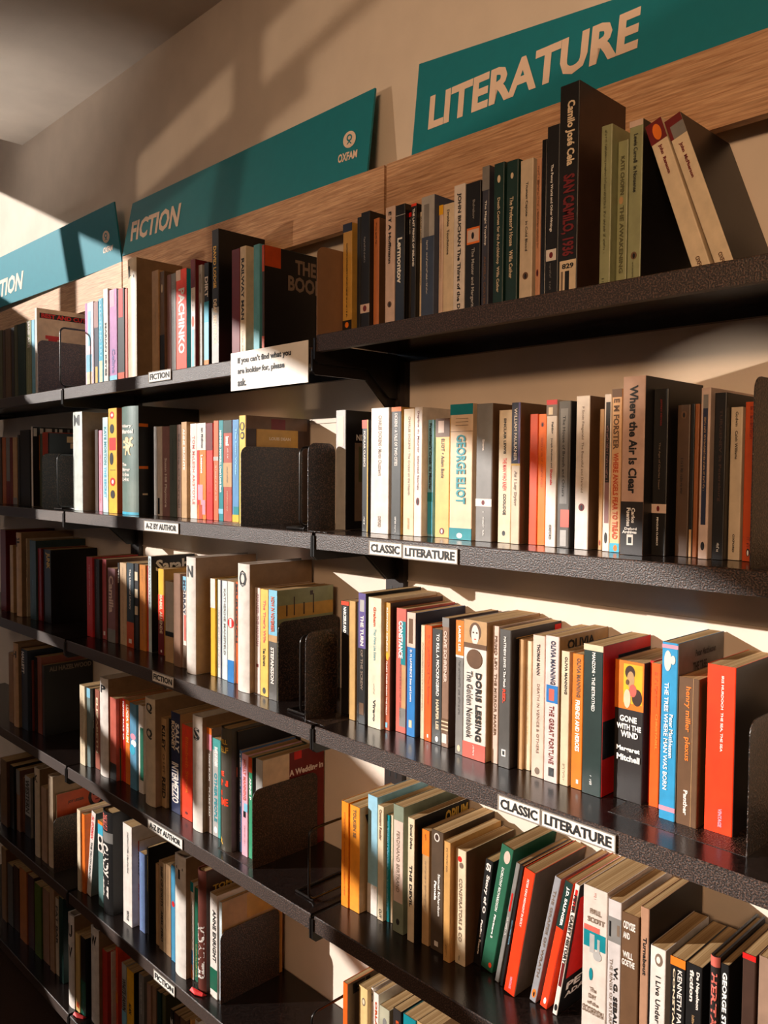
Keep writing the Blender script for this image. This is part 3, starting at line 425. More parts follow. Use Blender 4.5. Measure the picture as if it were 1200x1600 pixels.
('BR', 0.3694, 0.0798, 0.1789, 0.0138, 0.1172, 0, 'p', (214, 72, 18), None, [], [], 'deep orange paperback after the beige one, second shelf of literature bay', ''),
('BR', 0.3836, 0.0802, 0.1783, 0.0129, 0.1168, 0, 'p', (244, 116, 16), None, [('K', '', 0.18, 0.55, 0.4, 0.65, 'do')], [('E', 0.06, 0.1, 0.28, 0.72, 'do'), ('E', 0.068, 0.0952, 0.42, 0.6, 'k')], 'bright orange paperback beside deep orange one, second shelf of literature bay', ''),
('BR', 0.4044, 0.069, 0.1954, 0.0167, 0.128, 0, 'p', 'wh', None, [('S', 'Fielding', 0.15, 0.23, 0.45, 0.7, 'k'), ('S', 'Joseph Andrews and', 0.26, 0.46, 0.45, 0.65, 'k'), ('S', 'Shamela', 0.47, 0.58, 0.45, 0.65, 'rd'), ('S', 'OXFORD', 0.85, 0.95, 0.4, 0.6, 'k')], [('S', 0, 0.033, 0, 1, 'rd'), ('S', 0.033, 0.11, 0, 1, 't'), ('S', 0.05, 0.1, 0.2, 0.6, 'cr')], 'white paperback with red top strip after the orange one, second shelf of literature bay', ''),
('BR', 0.422, 0.0707, 0.1928, 0.0188, 0.1263, 0, 'p', (86, 80, 74), 'bk', [('S', 'The House of Breath and Others', 0.1, 0.65, 0.4, 0.62, 'k')], [('S', 0.05, 0.7, 0.2, 0.8, 'gy'), ('S', 0.74, 0.86, 0.3, 1, 'sa'), ('S', 0.88, 0.99, 0.3, 0.8, 'lg')], 'charcoal paperback with grey title panel after the white one, second shelf of literature bay', ''),
('BR', 0.4514, 0.0677, 0.1974, 0.0199, 0.1293, 0, 'p', 'wh', 'br', [('S', 'F Scott Fitzgerald  The Beautiful and Damned', 0.07, 0.63, 0.4, 0.62, 't')], [('E', 0.7, 0.75, 0.28, 0.72, 'dr'), ('E', 0.71, 0.744, 0.42, 0.6, 'k')], 'white paperback with pale grey title after the charcoal one, second shelf of literature bay', ''),
('BR', 0.4791, 0.0789, 0.1802, 0.006, 0.1181, 0, 'p', 'tan', None, [('K', '', 0.2, 0.6, 0.3, 0.7, 'gold')], [('E', 0.93, 0.97, 0.28, 0.72, 'do'), ('E', 0.9380000000000001, 0.9652, 0.42, 0.6, 'k')], 'thin tan paperback after the white one, second shelf of literature bay', ''),
('BR', 0.4924, 0.0677, 0.1973, 0.0099, 0.1293, 0, 'p', 'wh', None, [('K', '', 0.2, 0.55, 0.4, 0.7, 'mv')], [('S', 0.05, 0.56, 0.25, 0.85, 'dk'), ('S', 0.56, 0.82, 0.25, 0.85, 'mv'), ('E', 0.88, 0.95, 0.3, 0.7, 'k')], 'slim white paperback with dark inset strip, second shelf of literature bay', ''),
('BR', 0.5052, 0.0643, 0.2026, 0.0133, 0.1327, 0, 'p', (230, 186, 140), None, [('S', 'E M FORSTER', 0.06, 0.37, 0.2, 0.8, 'br'), ('S', 'WHERE ANGELS FEAR TO TREAD', 0.39, 0.92, 0.25, 0.8, 'do')], [('S', 0, 0.05, 0, 1, 'br'), ('S', 0.945, 1, 0, 1, 'cy'), ('E', 0.955, 0.995, 0.4, 0.8, 'og')], 'peach paperback with tall tan lettering after the white one, second shelf of literature bay', ''),
('BR', 0.5298, 0.0471, 0.2142, 0.0294, 0.1499, 0, 'p', (200, 164, 146), 'bk', [('S', 'Where the Air Is Clear', 0.05, 0.655, 0.32, 0.7, 'k'), ('S', 'Carlos', 0.735, 0.82, 0.5, 0.66, 'w'), ('S', 'Fuentes', 0.735, 0.84, 0.28, 0.46, 'w'), ('U', 'Deford', 0.845, 0.86, 0.2, 0.75, 'w'), ('U', 'Archives', 0.862, 0.88, 0.1, 0.75, 'w')], [('S', 0.7, 1, 0, 1, 'dk'), ('S', 0.885, 0.945, 0.3, 0.58, 'wh'), ('S', 0.9, 0.935, 0.36, 0.52, 'k')], 'tall dusty pink book with bold black title, second shelf of literature bay', ''),
('BR', 0.5597, 0.0667, 0.1988, 0.0188, 0.1303, 0, 'p', 'bk', None, [('S', 'JEFFREY MEYERS', 0.06, 0.22, 0.45, 0.6, 'dr'), ('S', 'The Age of Charles Stead', 0.32, 0.6, 0.4, 0.55, 't'), ('S', 'PENGUIN CLASSICS', 0.77, 0.94, 0.38, 0.5, 'w')], [('S', 0.69, 0.745, 0, 1, 'pk'), ('E', 0.7, 0.735, 0.35, 0.55, 'dr')], 'black paperback with pink bird band after the pale pink one, second shelf of literature bay', ''),
('BR', 0.5838, 0.0794, 0.1794, 0.0159, 0.1176, 0, 'p', (84, 62, 46), None, [('K', '', 0.35, 0.6, 0.35, 0.55, 'bk')], [('E', 0.04, 0.09, 0.28, 0.72, 'br'), ('E', 0.05, 0.08399999999999999, 0.42, 0.6, 'k')], 'dark brown paperback with dim lettering after the black one, second shelf of literature bay', ''),
('BR', 0.6006, 0.0791, 0.18, 0.0047, 0.1179, 0, 'p', 'bk', None, [], [('S', 0.82, 1, 0.2, 0.8, 'tan')], 'thin black paperback with pale base after the dark brown one, second shelf of literature bay', ''),
('BR', 0.6057, 0.0792, 0.1797, 0.005, 0.1178, 0, 'p', (150, 86, 44), None, [], [], 'very thin rust paperback after the black one, second shelf of literature bay', ''),
('BR', 0.6177, 0.0682, 0.1967, 0.0113, 0.1288, 0, 'p', (206, 180, 166), None, [('K', '', 0.16, 0.6, 0.4, 0.6, 'tan')], [('S', 0.04, 0.12, 0.25, 0.75, 'gy'), ('S', 0.12, 0.8, 0.25, 0.75, 'nv'), ('E', 0.9, 0.95, 0.3, 0.7, 'k')], 'pale pink paperback with navy inset strip, second shelf of literature bay', ''),
('BR', 0.6317, 0.0724, 0.1902, 0.014, 0.1246, 0, 'p', 'bk', None, [('S', 'TURGENEV St Petersburg', 0.1, 0.65, 0.4, 0.7, 'db'), ('K', '', 0.9, 0.95, 0.4, 0.7, 'w')], [], 'black paperback with faint lettering after the pale pink one, second shelf of literature bay', ''),
('BR', 0.6461, 0.083, 0.1739, 0.0136, 0.114, 0, 'p', 'cm', None, [('S', 'Godwin   Caleb Williams', 0.03, 0.34, 0.42, 0.65, 'k'), ('S', 'OXFORD', 0.83, 0.95, 0.4, 0.58, 'k')], [], 'wide cream paperback with black title after the black one, second shelf of literature bay', ''),
('BR', 0.6637, 0.0799, 0.1787, 0.0141, 0.1171, 0, 'p', (196, 74, 24), None, [('K', '', 0.03, 0.24, 0.4, 0.65, 'dr'), ('K', '', 0.85, 0.91, 0.3, 0.7, 'dr')], [('E', 0.92, 0.97, 0.35, 0.62, 'k'), ('E', 0.93, 0.965, 0.42, 0.55, 'w')], 'burnt orange paperback near dark bookend after the beige one, second shelf of literature bay', ''),
('BL', -1.0103, 0.0421, 0.2463, 0.0519, 0.1549, 0, 'd', (208, 214, 206), None, [('U', 'M', 0.03, 0.14, 0.22, 0.82, 'k')], [], 'pale divider lettered M, second shelf of fiction bay', ''),
('BL', -0.9376, 0.0651, 0.2013, 0.0159, 0.1319, 0, 'p', 'db', None, [], [], 'thin dark brown paperback after the divider, second shelf of fiction bay', ''),
('BL', -0.9194, 0.0665, 0.1992, 0.0175, 0.1305, 0, 'p', 'pi', None, [('K', '', 0.3, 0.9, 0.3, 0.7, 'dr')], [], 'thin pink paperback after the dark brown one, second shelf of fiction bay', ''),
('BL', -0.8596, 0.0483, 0.2271, 0.0269, 0.1487, 0, 'p', (196, 222, 226), None, [('S', 'KATE MORTON', 0.1, 0.5, 0.3, 0.75, 'te'), ('S', 'THE SECRET', 0.52, 0.85, 0.3, 0.7, 'cy')], [], 'slim pale blue paperback after the pink one, second shelf of fiction bay', ''),
('BL', -0.8163, 0.0421, 0.2459, 0.0421, 0.1549, 0, 'p', 'ye', 'do', [], [('S', 0.28, 0.4, 0.1, 0.9, 'rd'), ('E', 0.42, 0.54, 0.15, 0.6, 'k'), ('E', 0.03, 0.1, 0.2, 0.7, 'rd'), ('E', 0.05, 0.08, 0.35, 0.6, 'w'), ('E', 0.15, 0.24, 0.2, 0.7, 'k'), ('E', 0.66, 0.74, 0.2, 0.8, 'rd'), ('E', 0.68, 0.72, 0.4, 0.65, 'w'), ('E', 0.78, 0.86, 0.25, 0.75, 'k'), ('S', 0.585, 0.59, 0.2, 0.8, 'br')], 'yellow paperback with black and red figures, second shelf of fiction bay', ''),
('BL', -0.7737, 0.0639, 0.2032, 0.005, 0.1331, 0, 'p', (150, 140, 170), None, [('K', '', 0.15, 0.95, 0.15, 0.85, 'nv')], [('S', 0.05, 0.12, 0.2, 0.6, 'w')], 'lilac patterned paperback after the yellow one, second shelf of fiction bay', ''),
('BL', -0.7472, 0.0421, 0.2452, 0.0775, 0.1549, 0, 'h', (100, 122, 114), 'bk', [('U', 'Hilary', 0.165, 0.2, 0.1, 0.75, 'wh'), ('U', 'Mantel', 0.21, 0.25, 0.1, 0.8, 'wh'), ('U', 'The', 0.52, 0.55, 0.1, 0.45, 'wh'), ('U', 'Mirror', 0.565, 0.6, 0.1, 0.65, 'wh'), ('U', '& the', 0.61, 0.645, 0.1, 0.6, 'wh'), ('U', 'Light', 0.655, 0.7, 0.1, 0.6, 'wh')], [('S', 0.975, 1, 0, 1, 'cy'), ('C', 0.16, 0.19, 0, 0.15, 'og'), ('C', 0.55, 0.575, 0, 0.15, 'og'), ('C', 0.8, 0.815, 0.06, 0.14, 'cr')], 'thick grey green hardback with cream lion, second shelf of fiction bay', 'l'),
('BL', -0.6465, 0.0668, 0.1987, 0.0143, 0.1302, 0, 'p', 'lg', None, [], [], 'thin grey white paperback after the grey one, second shelf of fiction bay', ''),
('BL', -0.6314, 0.0672, 0.1981, 0.0197, 0.1298, 0, 'p', 'wh', None, [], [('S', 0.8, 0.98, 0.1, 0.5, 'k')], 'slim white paperback after the pale grey one, second shelf of fiction bay', ''),
('BL', -0.6111, 0.0677, 0.1974, 0.0304, 0.1293, 0, 'p', 'mv', None, [('S', 'Susan Hill Playmore', 0.35, 0.9, 0.3, 0.7, 'wh')], [], 'mauve paperback with faint white title after the white one, second shelf of fiction bay', ''),
('BL', -0.5776, 0.0667, 0.1989, 0.0283, 0.1303, 0, 'p', (96, 108, 102), None, [('K', '', 0.15, 0.6, 0.35, 0.7, 'dk')], [], 'grey green paperback after the mauve one, second shelf of fiction bay', ''),
('BL', -0.5464, 0.0666, 0.1991, 0.0172, 0.1304, 0, 'p', (150, 116, 98), None, [('S', "Maggie O'Farrell", 0.1, 0.9, 0.2, 0.8, 'br')], [], 'slim rose brown paperback after the grey one, second shelf of fiction bay', ''),
('BL', -0.523, 0.0637, 0.2035, 0.022, 0.1333, 0, 'p', 'tan', None, [('S', 'ANNE BRONTE', 0.07, 0.5, 0.35, 0.7, 'wh')], [], 'tan paperback with white capitals after the mauve one, second shelf of fiction bay', ''),
('BL', -0.5006, 0.0783, 0.1811, 0.005, 0.1187, 0, 'p', (70, 140, 144), None, [], [('S', 0.8, 1, 0, 1, 'dk')], 'thin teal paperback after the tan one, second shelf of fiction bay', ''),
('BL', -0.492, 0.0667, 0.1989, 0.0264, 0.1303, 0, 'p', 'wh', None, [('S', 'TOM McLEISH ARISTOTLE', 0.13, 0.85, 0.35, 0.7, 'sa')], [], 'white paperback with coral lettering after the teal one, second shelf of fiction bay', ''),
('BL', -0.4646, 0.0668, 0.1987, 0.0331, 0.1302, 0, 'p', 'og', None, [('S', 'Ian McEwan', 0.05, 0.26, 0.5, 0.7, 'k'), ('S', 'Lessons', 0.33, 0.52, 0.45, 0.7, 'w')], [('S', 0, 0.28, 0, 1, 'wh'), ('S', 0.28, 0.85, 0, 0.25, 'rd'), ('S', 0.64, 0.8, 0.1, 0.65, 'pi'), ('S', 0.8, 0.95, 0.45, 0.95, 'pi'), ('S', 0.85, 1, 0.2, 0.6, 'do')], 'orange and pink paperback with white top, second shelf of fiction bay', ''),
('BL', -0.431, 0.0677, 0.1974, 0.0235, 0.1293, 0, 'p', 'rd', None, [('K', '', 0.66, 0.74, 0.3, 0.7, 'do')], [('S', 0, 0.28, 0, 1, 'dr')], 'bright red paperback after the orange one, second shelf of fiction bay', ''),
('BL', -0.4001, 0.0652, 0.2012, 0.0176, 0.1318, 0, 'p', (222, 104, 62), None, [('K', '', 0.45, 0.8, 0.4, 0.7, 'w')], [('S', 0.36, 0.4, 0, 1, 'lg')], 'coral paperback after the red one, second shelf of fiction bay', ''),
('BL', -0.3815, 0.0653, 0.2011, 0.0161, 0.1317, 0, 'p', 'te', None, [('S', "HENNING MANKELL Don't Look Back", 0.1, 0.72, 0.3, 0.7, 'w')], [('S', 0.88, 0.93, 0, 1, 'lb')], 'teal paperback with white lettering after the coral one, second shelf of fiction bay', ''),
('BL', -0.3649, 0.0657, 0.2004, 0.0294, 0.1313, 0, 'p', (172, 72, 52), None, [('S', 'Ismail', 0.16, 0.25, 0.3, 0.7, 'w'), ('K', '', 0.27, 0.38, 0.3, 0.8, 'w'), ('K', '', 0.46, 0.62, 0.3, 0.7, 'nv'), ('K', '', 0.7, 0.9, 0.3, 0.7, 'cr')], [('S', 0, 0.125, 0, 1, 'dg'), ('S', 0.42, 0.66, 0, 1, 'tan')], 'brick paperback with dark green top after the teal one, second shelf of fiction bay', ''),
('BL', -0.3335, 0.0658, 0.2003, 0.0221, 0.1312, 0, 'p', (84, 140, 190), None, [('S', 'The Long Water', 0.08, 0.55, 0.4, 0.75, 'lb')], [('S', 0.93, 1, 0, 1, 'ye'), ('S', 0.85, 0.93, 0.2, 1, 'te')], 'sky blue paperback with yellow base after the rust one, second shelf of fiction bay', ''),
('BL', -0.2754, 0.0421, 0.2046, 0.0211, 0.1549, 0, 'p', (226, 186, 80), 'db', [('C', 'LOUIS DEAN', 0.19, 0.22, 0.35, 0.68, 'cr')], [('E', 0.06, 0.14, 0.1, 0.9, 'k'), ('E', 0.07, 0.13, 0.3, 0.7, 'ye'), ('E', 0.15, 0.22, 0.2, 0.85, 'k'), ('E', 0.165, 0.205, 0.3, 0.7, 'ye'), ('C', 0.0, 0.12, 0.0, 0.95, 'br'), ('C', 0.02, 0.12, 0.38, 0.6, 'dr'), ('C', 0.12, 0.32, 0.16, 0.8, 'gold')], 'yellow spined paperback with gilded plaque cover, second shelf of fiction bay', ''),
('BF', -1.6155, 0.0655, 0.2007, 0.0428, 0.1315, 0, 'p', 'db', None, [], [], 'dark brown paperback at frame edge before the rust one, second shelf of far bay', ''),
('BF', -1.5696, 0.0663, 0.1995, 0.0288, 0.1307, 0, 'p', (170, 90, 50), None, [], [], 'rust orange paperback after the dark brown one, second shelf of far bay', ''),
('BF', -1.5396, 0.0669, 0.1987, 0.0283, 0.1301, 0, 'p', 'gy', None, [], [('S', 0.66, 1, 0, 1, 'dr')], 'grey paperback with dark red base after the rust one, second shelf of far bay', ''),
('BF', -1.5102, 0.0674, 0.1979, 0.0203, 0.1296, 0, 'p', 'dr', None, [], [], 'dark red slim paperback after the grey one, second shelf of far bay', ''),
('BF', -1.4884, 0.0677, 0.1973, 0.0324, 0.1293, 0, 'p', 'tan', None, [], [('S', 0.9, 1, 0, 1, 'gy')], 'tan paperback after the dark red one, second shelf of far bay', ''),
('BF', -1.4403, 0.0638, 0.2033, 0.0147, 0.1332, 0, 'p', 'dk', None, [], [], 'thin charcoal paperback after the tan one, second shelf of far bay', ''),
('BF', -1.4005, 0.0564, 0.2147, 0.0706, 0.1406, 0, 'p', 'bk', None, [], [], 'wide black paperback after the charcoal one, second shelf of far bay', ''),
('BF', -1.2963, 0.0471, 0.2215, 0.0113, 0.1499, 0, 'p', 'wh', 'bk', [], [('C', 0.02, 0.12, 0.02, 0.08, 'wh'), ('C', 0.02, 0.12, 0.14, 0.2, 'wh'), ('C', 0.02, 0.12, 0.24, 0.36, 'wh'), ('C', 0.02, 0.12, 0.42, 0.46, 'wh'), ('C', 0.02, 0.12, 0.5, 0.56, 'wh'), ('C', 0.02, 0.12, 0.66, 0.7, 'gy'), ('C', 0.02, 0.12, 0.78, 0.88, 'gy')], 'black book with white stripes along its top, second shelf of far bay', ''),
('BF', -1.2846, 0.0648, 0.2019, 0.005, 0.1322, 0, 'p', 'ol', None, [('K', '', 0.05, 0.45, 0.3, 0.7, 'br')], [('S', 0.02, 0.5, 0.15, 0.85, 'og')], 'olive paperback with orange panel after the white one, second shelf of far bay', ''),
('BF', -1.2792, 0.0646, 0.2022, 0.0161, 0.1324, 0, 'p', (86, 94, 80), None, [], [], 'thin grey green paperback after the olive one, second shelf of far bay', ''),
('BF', -1.2563, 0.0628, 0.2049, 0.0347, 0.1342, 0, 'p', (176, 60, 36), None, [], [], 'red orange paperback after the sage one, second shelf of far bay', ''),
('BF', -1.2053, 0.057, 0.2013, 0.0085, 0.14, 0, 'p', 'bk', 'bk', [], [('C', 0.04, 0.12, 0.35, 0.6, 'tan'), ('C', 0.05, 0.11, 0.7, 0.85, 'tan'), ('C', 0.13, 0.2, 0.42, 0.75, 'tan')], 'black book with cream bird on cover, second shelf of far bay', ''),
('CR', -0.0287, 0.0862, 0.1955, 0.0192, 0.1108, 0, 'p', 'bk', 'tan', [('S', 'NARCISSUS AND', 0.05, 0.28, 0.3, 0.7, 'w')], [('S', 0, 0.035, 0, 1, 'ro')], 'black paperback with orange top before the tan one, third shelf of literature bay', ''),
('CR', 0.012, 0.0685, 0.2019, 0.0153, 0.1285, 0, 'p', (196, 156, 96), None, [], [], 'plain mustard tan paperback after the black one, third shelf of literature bay', ''),
('CR', 0.0277, 0.0713, 0.2009, 0.005, 0.1257, 0, 'p', 'bk', None, [], [], 'thin black paperback after the tan one, third shelf of literature bay', ''),
('CR', 0.0387, 0.0653, 0.2185, 0.0172, 0.1317, 0, 'p', 'bk', None, [('S', 'THE TURN', 0.17, 0.4, 0.3, 0.75, 'wh'), ('S', 'OF THE SCREW', 0.43, 0.74, 0.35, 0.7, 't')], [('S', 0, 0.42, 0, 1, 'pu'), ('S', 0.05, 0.14, 0.2, 0.8, 'lg'), ('S', 0.84, 0.93, 0.2, 0.8, 'br')], 'purple topped black paperback after the black one, third shelf of literature bay', ''),
('CR', 0.0626, 0.0651, 0.2143, 0.0307, 0.1319, 0, 'p', (232, 216, 190), None, [('S', 'Graham', 0.07, 0.22, 0.4, 0.6, 'do'), ('S', 'They Were Like Sisters', 0.24, 0.48, 0.38, 0.62, 'te'), ('K', '', 0.66, 0.74, 0.4, 0.55, 't'), ('S', 'Virago', 0.78, 0.95, 0.35, 0.6, 'k')], [], 'cream white paperback with teal title after the black one, third shelf of literature bay', ''),
('CR', 0.0937, 0.072, 0.2085, 0.0133, 0.125, 0, 'p', (178, 86, 54), 'db', [('S', 'RUDYARD KIPLING', 0.04, 0.38, 0.4, 0.65, 'wh'), ('S', 'PLAIN TALES FROM THE HILLS', 0.46, 0.88, 0.4, 0.62, 'w')], [('S', 0, 0.42, 0, 1, 'gold'), ('E', 0.39, 0.45, 0.3, 0.8, 'ye'), ('S', 0.94, 0.98, 0.3, 0.65, 'lb')], 'gold and rust paperback after the white one, third shelf of literature bay', ''),
('CR', 0.1123, 0.0799, 0.2008, 0.023, 0.1171, 0, 'p', 'sa', None, [('S', 'CONSTANCE', 0.1, 0.4, 0.3, 0.7, 'w'), ('K', '', 0.45, 0.9, 0.15, 0.85, 'br')], [('S', 0.1, 0.45, 0.5, 0.95, 'te'), ('S', 0.45, 0.8, 0.6, 1, 'tan'), ('S', 0.8, 0.95, 0.4, 1, 'gy')], 'salmon red mottled paperback after the rust one, third shelf of literature bay', ''),
('CR', 0.1398, 0.0777, 0.1976, 0.0181, 0.1193, 0, 'p', 'bl', 'nv', [('S', 'D. H. LAWRENCE Sons and Lovers', 0.3, 0.72, 0.4, 0.65, 'w')], [('S', 0, 0.28, 0, 1, 'pk'), ('S', 0.05, 0.25, 0.2, 0.7, 'br'), ('S', 0.87, 0.93, 0.3, 0.65, 'cr')], 'bright blue paperback with painted top after the coral one, third shelf of literature bay', ''),
('CR', 0.1658, 0.082, 0.1797, 0.0082, 0.115, 0, 'p', 'cr', None, [('K', '', 0.15, 0.75, 0.35, 0.65, 't')], [], 'thin cream paperback against the orange spine, third shelf of literature bay', ''),
('CR', 0.1767, 0.0799, 0.1814, 0.0142, 0.1171, 0, 'p', (238, 92, 22), None, [('S', 'D.H. LAWRENCE The Rainbow', 0.08, 0.68, 0.35, 0.7, 'do')], [('S', 0.94, 0.97, 0.4, 0.6, 'w')], 'vivid orange paperback with dark title after the cream one, third shelf of literature bay', ''),
('CR', 0.1927, 0.0788, 0.1788, 0.0203, 0.118, 0, 'p', (60, 60, 58), None, [('S', 'TO KILL A MOCKINGBIRD', 0.04, 0.58, 0.45, 0.75, 'w'), ('S', 'HARPER LEE', 0.61, 0.87, 0.45, 0.75, 'cr')], [('E', 0.93, 0.98, 0.4, 0.7, 'w')], 'charcoal paperback with white capitals after the red orange one, third shelf of literature bay', ''),
('CR', 0.2139, 0.0783, 0.1984, 0.0136, 0.1187, 0, 'p', (140, 108, 88), 'db', [('S', 'OLIVE SCHREINER', 0.1, 0.5, 0.3, 0.75, 'pk')], [('S', 0, 0.07, 0, 1, 'gy'), ('S', 0.78, 0.9, 0, 1, 'br'), ('S', 0.8, 0.81, 0, 1, 'cr'), ('S', 0.83, 0.84, 0, 1, 'cr'), ('S', 0.86, 0.87, 0, 1, 'cr'), ('S', 0.9, 0.97, 0.1, 0.8, 'wh')], 'mottled brown paperback with striped base after the charcoal one, third shelf of literature bay', ''),
('CR', 0.2497, 0.0689, 0.2003, 0.0149, 0.1281, 0, 'p', 'gy', None, [('S', 'LAURIE LEE', 0.04, 0.23, 0.35, 0.65, 'w'), ('K', '', 0.3, 0.7, 0.2, 0.8, 'dk')], [('S', 0, 0.26, 0, 1, 'og'), ('S', 0.26, 0.275, 0, 1, 'w'), ('E', 0.93, 0.98, 0.3, 0.7, 'cr')], 'grey mottled paperback with orange top after the mauve one, third shelf of literature bay', ''),
('CR', 0.2657, 0.0683, 0.2038, 0.0425, 0.1287, 0, 'p', 'wh', 'tan', [('S', 'DORIS LESSING', 0.37, 0.865, 0.55, 0.8, 'k'), ('S', 'The Golden Notebook', 0.365, 0.855, 0.16, 0.4, 'k'), ('K', '', 0.9, 0.97, 0.35, 0.65, 'w')], [('S', 0, 0.19, 0, 1, 'tan'), ('E', 0.012, 0.15, 0.24, 0.76, 'br'), ('E', 0.03, 0.175, 0.33, 0.66, 'wh'), ('E', 0.08, 0.092, 0.38, 0.46, 'db'), ('E', 0.08, 0.092, 0.53, 0.61, 'db'), ('E', 0.128, 0.138, 0.45, 0.55, 'sa'), ('S', 0.165, 0.19, 0, 1, 'br'), ('S', 0.19, 0.2, 0, 1, 'br'), ('E', 0.205, 0.345, 0.14, 0.82, 'br'), ('S', 0.885, 1, 0, 1, 'sa')], 'thick white paperback with portrait and brown seal, third shelf of literature bay', ''),
('CR', 0.3121, 0.0767, 0.1992, 0.0115, 0.1203, 0, 'p', 'pk', None, [('S', 'PRIMO LEVI  THE MIRROR MAKER', 0.07, 0.8, 0.35, 0.75, 'br')], [], 'slim pale pink paperback after the white one, third shelf of literature bay', ''),
('CR', 0.3278, 0.073, 0.1972, 0.0197, 0.124, 0, 'p', (84, 80, 76), 'dk', [('S', 'MATTHEW LEWIS • The Monk', 0.05, 0.42, 0.4, 0.62, 'w'), ('S', 'RED.', 0.43, 0.53, 0.35, 0.6, 'ro')], [('S', 0.87, 0.92, 0.3, 0.65, 'w'), ('S', 0.88, 0.91, 0.38, 0.58, 'k'), ('C', 0.02, 0.09, 0.86, 0.99, 'rd'), ('C', 0.06, 0.065, 0.1, 0.8, 'gold')], 'dark grey paperback with white and red title, third shelf of literature bay', ''),
('CR', 0.3533, 0.0841, 0.1848, 0.0083, 0.1129, 0, 'p', 'tan', None, [], [], 'thin tan paperback after the charcoal one, third shelf of literature bay', ''),
('CR', 0.362, 0.0893, 0.183, 0.0095, 0.1077, 0, 'p', 'cr', None, [('K', '', 0.3, 0.8, 0.4, 0.6, 'gold')], [], 'pale yellowish worn paperback after the tan one, third shelf of literature bay', ''),
('CR', 0.3831, 0.0758, 0.1965, 0.02, 0.1212, 0, 'p', (224, 196, 178), None, [('S', 'THOMAS MANN', 0.06, 0.28, 0.35, 0.6, 'k'), ('S', 'DEATH IN VENICE & OTHERS', 0.34, 0.83, 0.4, 0.6, 't')], [('E', 0.93, 0.98, 0.3, 0.7, 't')], 'pinkish paperback with brown title after the cream one, third shelf of literature bay', ''),
('CR', 0.4054, 0.074, 0.1991, 0.0214, 0.123, 0, 'p', (226, 204, 198), 'tan', [('S', 'OLIVIA MANNING', 0.03, 0.33, 0.4, 0.75, 'nv'), ('S', 'THE GREAT FORTUNE', 0.475, 0.875, 0.35, 0.7, 'dr'), ('C', 'OLIVIA', 0.03, 0.1, 0.15, 0.7, 'k')], [('S', 0.335, 0.455, 0.1, 0.95, 'bl'), ('S', 0.36, 0.44, 0.3, 0.7, 'sa'), ('S', 0.9, 0.96, 0.35, 0.75, 'k')], 'pale paperback with small blue painting panel, third shelf of literature bay', ''),
('CR', 0.4281, 0.0773, 0.1812, 0.0135, 0.1196, 0, 'p', 'cr', None, [('S', 'OLIVIA MANNING', 0.04, 0.32, 0.45, 0.75, 'k'), ('K', '', 0.84, 0.96, 0.3, 0.7, 't')], [], 'cream paperback with black italic capitals after the pale pink one, third shelf of literature bay', ''),
('CR', 0.4451, 0.0788, 0.1802, 0.0166, 0.1182, 0, 'p', (226, 124, 34), None, [('S', 'OLIVIA MANNING', 0.03, 0.32, 0.4, 0.75, 'br'), ('S', 'FRIENDS AND HEROES', 0.34, 0.72, 0.35, 0.75, 'w')], [('S', 0.93, 0.96, 0.5, 0.7, 'w')], 'orange paperback with white and brown title, third shelf of literature bay', ''),
('CR', 0.4644, 0.0749, 0.1968, 0.0287, 0.1221, 0, 'p', (34, 50, 46), 'rd', [('S', 'MANZONI • THE BETROTHED', 0.05, 0.44, 0.45, 0.62, 'w'), ('K', '', 0.87, 0.93, 0.3, 0.65, 'w')], [('S', 0, 0.04, 0, 1, 'cr'), ('C', 0.08, 0.3, 0.3, 1, 'k'), ('C', 0.5, 0.75, 0, 0.3, 'bk')], 'thick dark green paperback with cream top edge, third shelf of literature bay', ''),
('CR', 0.5011, 0.0915, 0.1799, 0.0402, 0.1055, 0, 'p', 'dk', None, [('U', 'GONE', 0.39, 0.435, 0.2, 0.8, 'w'), ('U', 'WITH THE', 0.45, 0.49, 0.1, 0.95, 'w'), ('U', 'WIND', 0.5, 0.545, 0.25, 0.85, 'w'), ('U', 'Margaret', 0.61, 0.655, 0.1, 0.92, 'w'), ('U', 'Mitchell', 0.67, 0.715, 0.12, 0.92, 'w')], [('S', 0, 0.345, 0, 1, 'og'), ('S', 0.02, 0.3, 0.3, 0.95, 'ye'), ('E', 0.03, 0.13, 0.35, 0.7, 'db'), ('E', 0.07, 0.19, 0.42, 0.68, 'tan'), ('E', 0.19, 0.31, 0.6, 0.95, 'db'), ('E', 0.16, 0.25, 0.5, 0.76, 'sa'), ('E', 0.2, 0.335, 0.32, 0.56, 'cr'), ('E', 0.13, 0.17, 0.38, 0.5, 'br')], 'fat black paperback with yellow embracing couple, third shelf of literature bay', ''),
('CR', 0.5417, 0.1057, 0.1824, 0.005, 0.0913, 0, 'p', (190, 26, 20), None, [], [], 'thin crimson paperback after the charcoal one, third shelf of literature bay', ''),
('CR', 0.5471, 0.0984, 0.1816, 0.013, 0.0986, 0, 'p', (246, 92, 18), None, [('S', 'CHRISTABEL', 0.35, 0.6, 0.55, 0.8, 'og'), ('K', '', 0.06, 0.3, 0.4, 0.7, 'do')], [], 'vivid orange paperback beside crimson spine after the dark red one, third shelf of literature bay', ''),
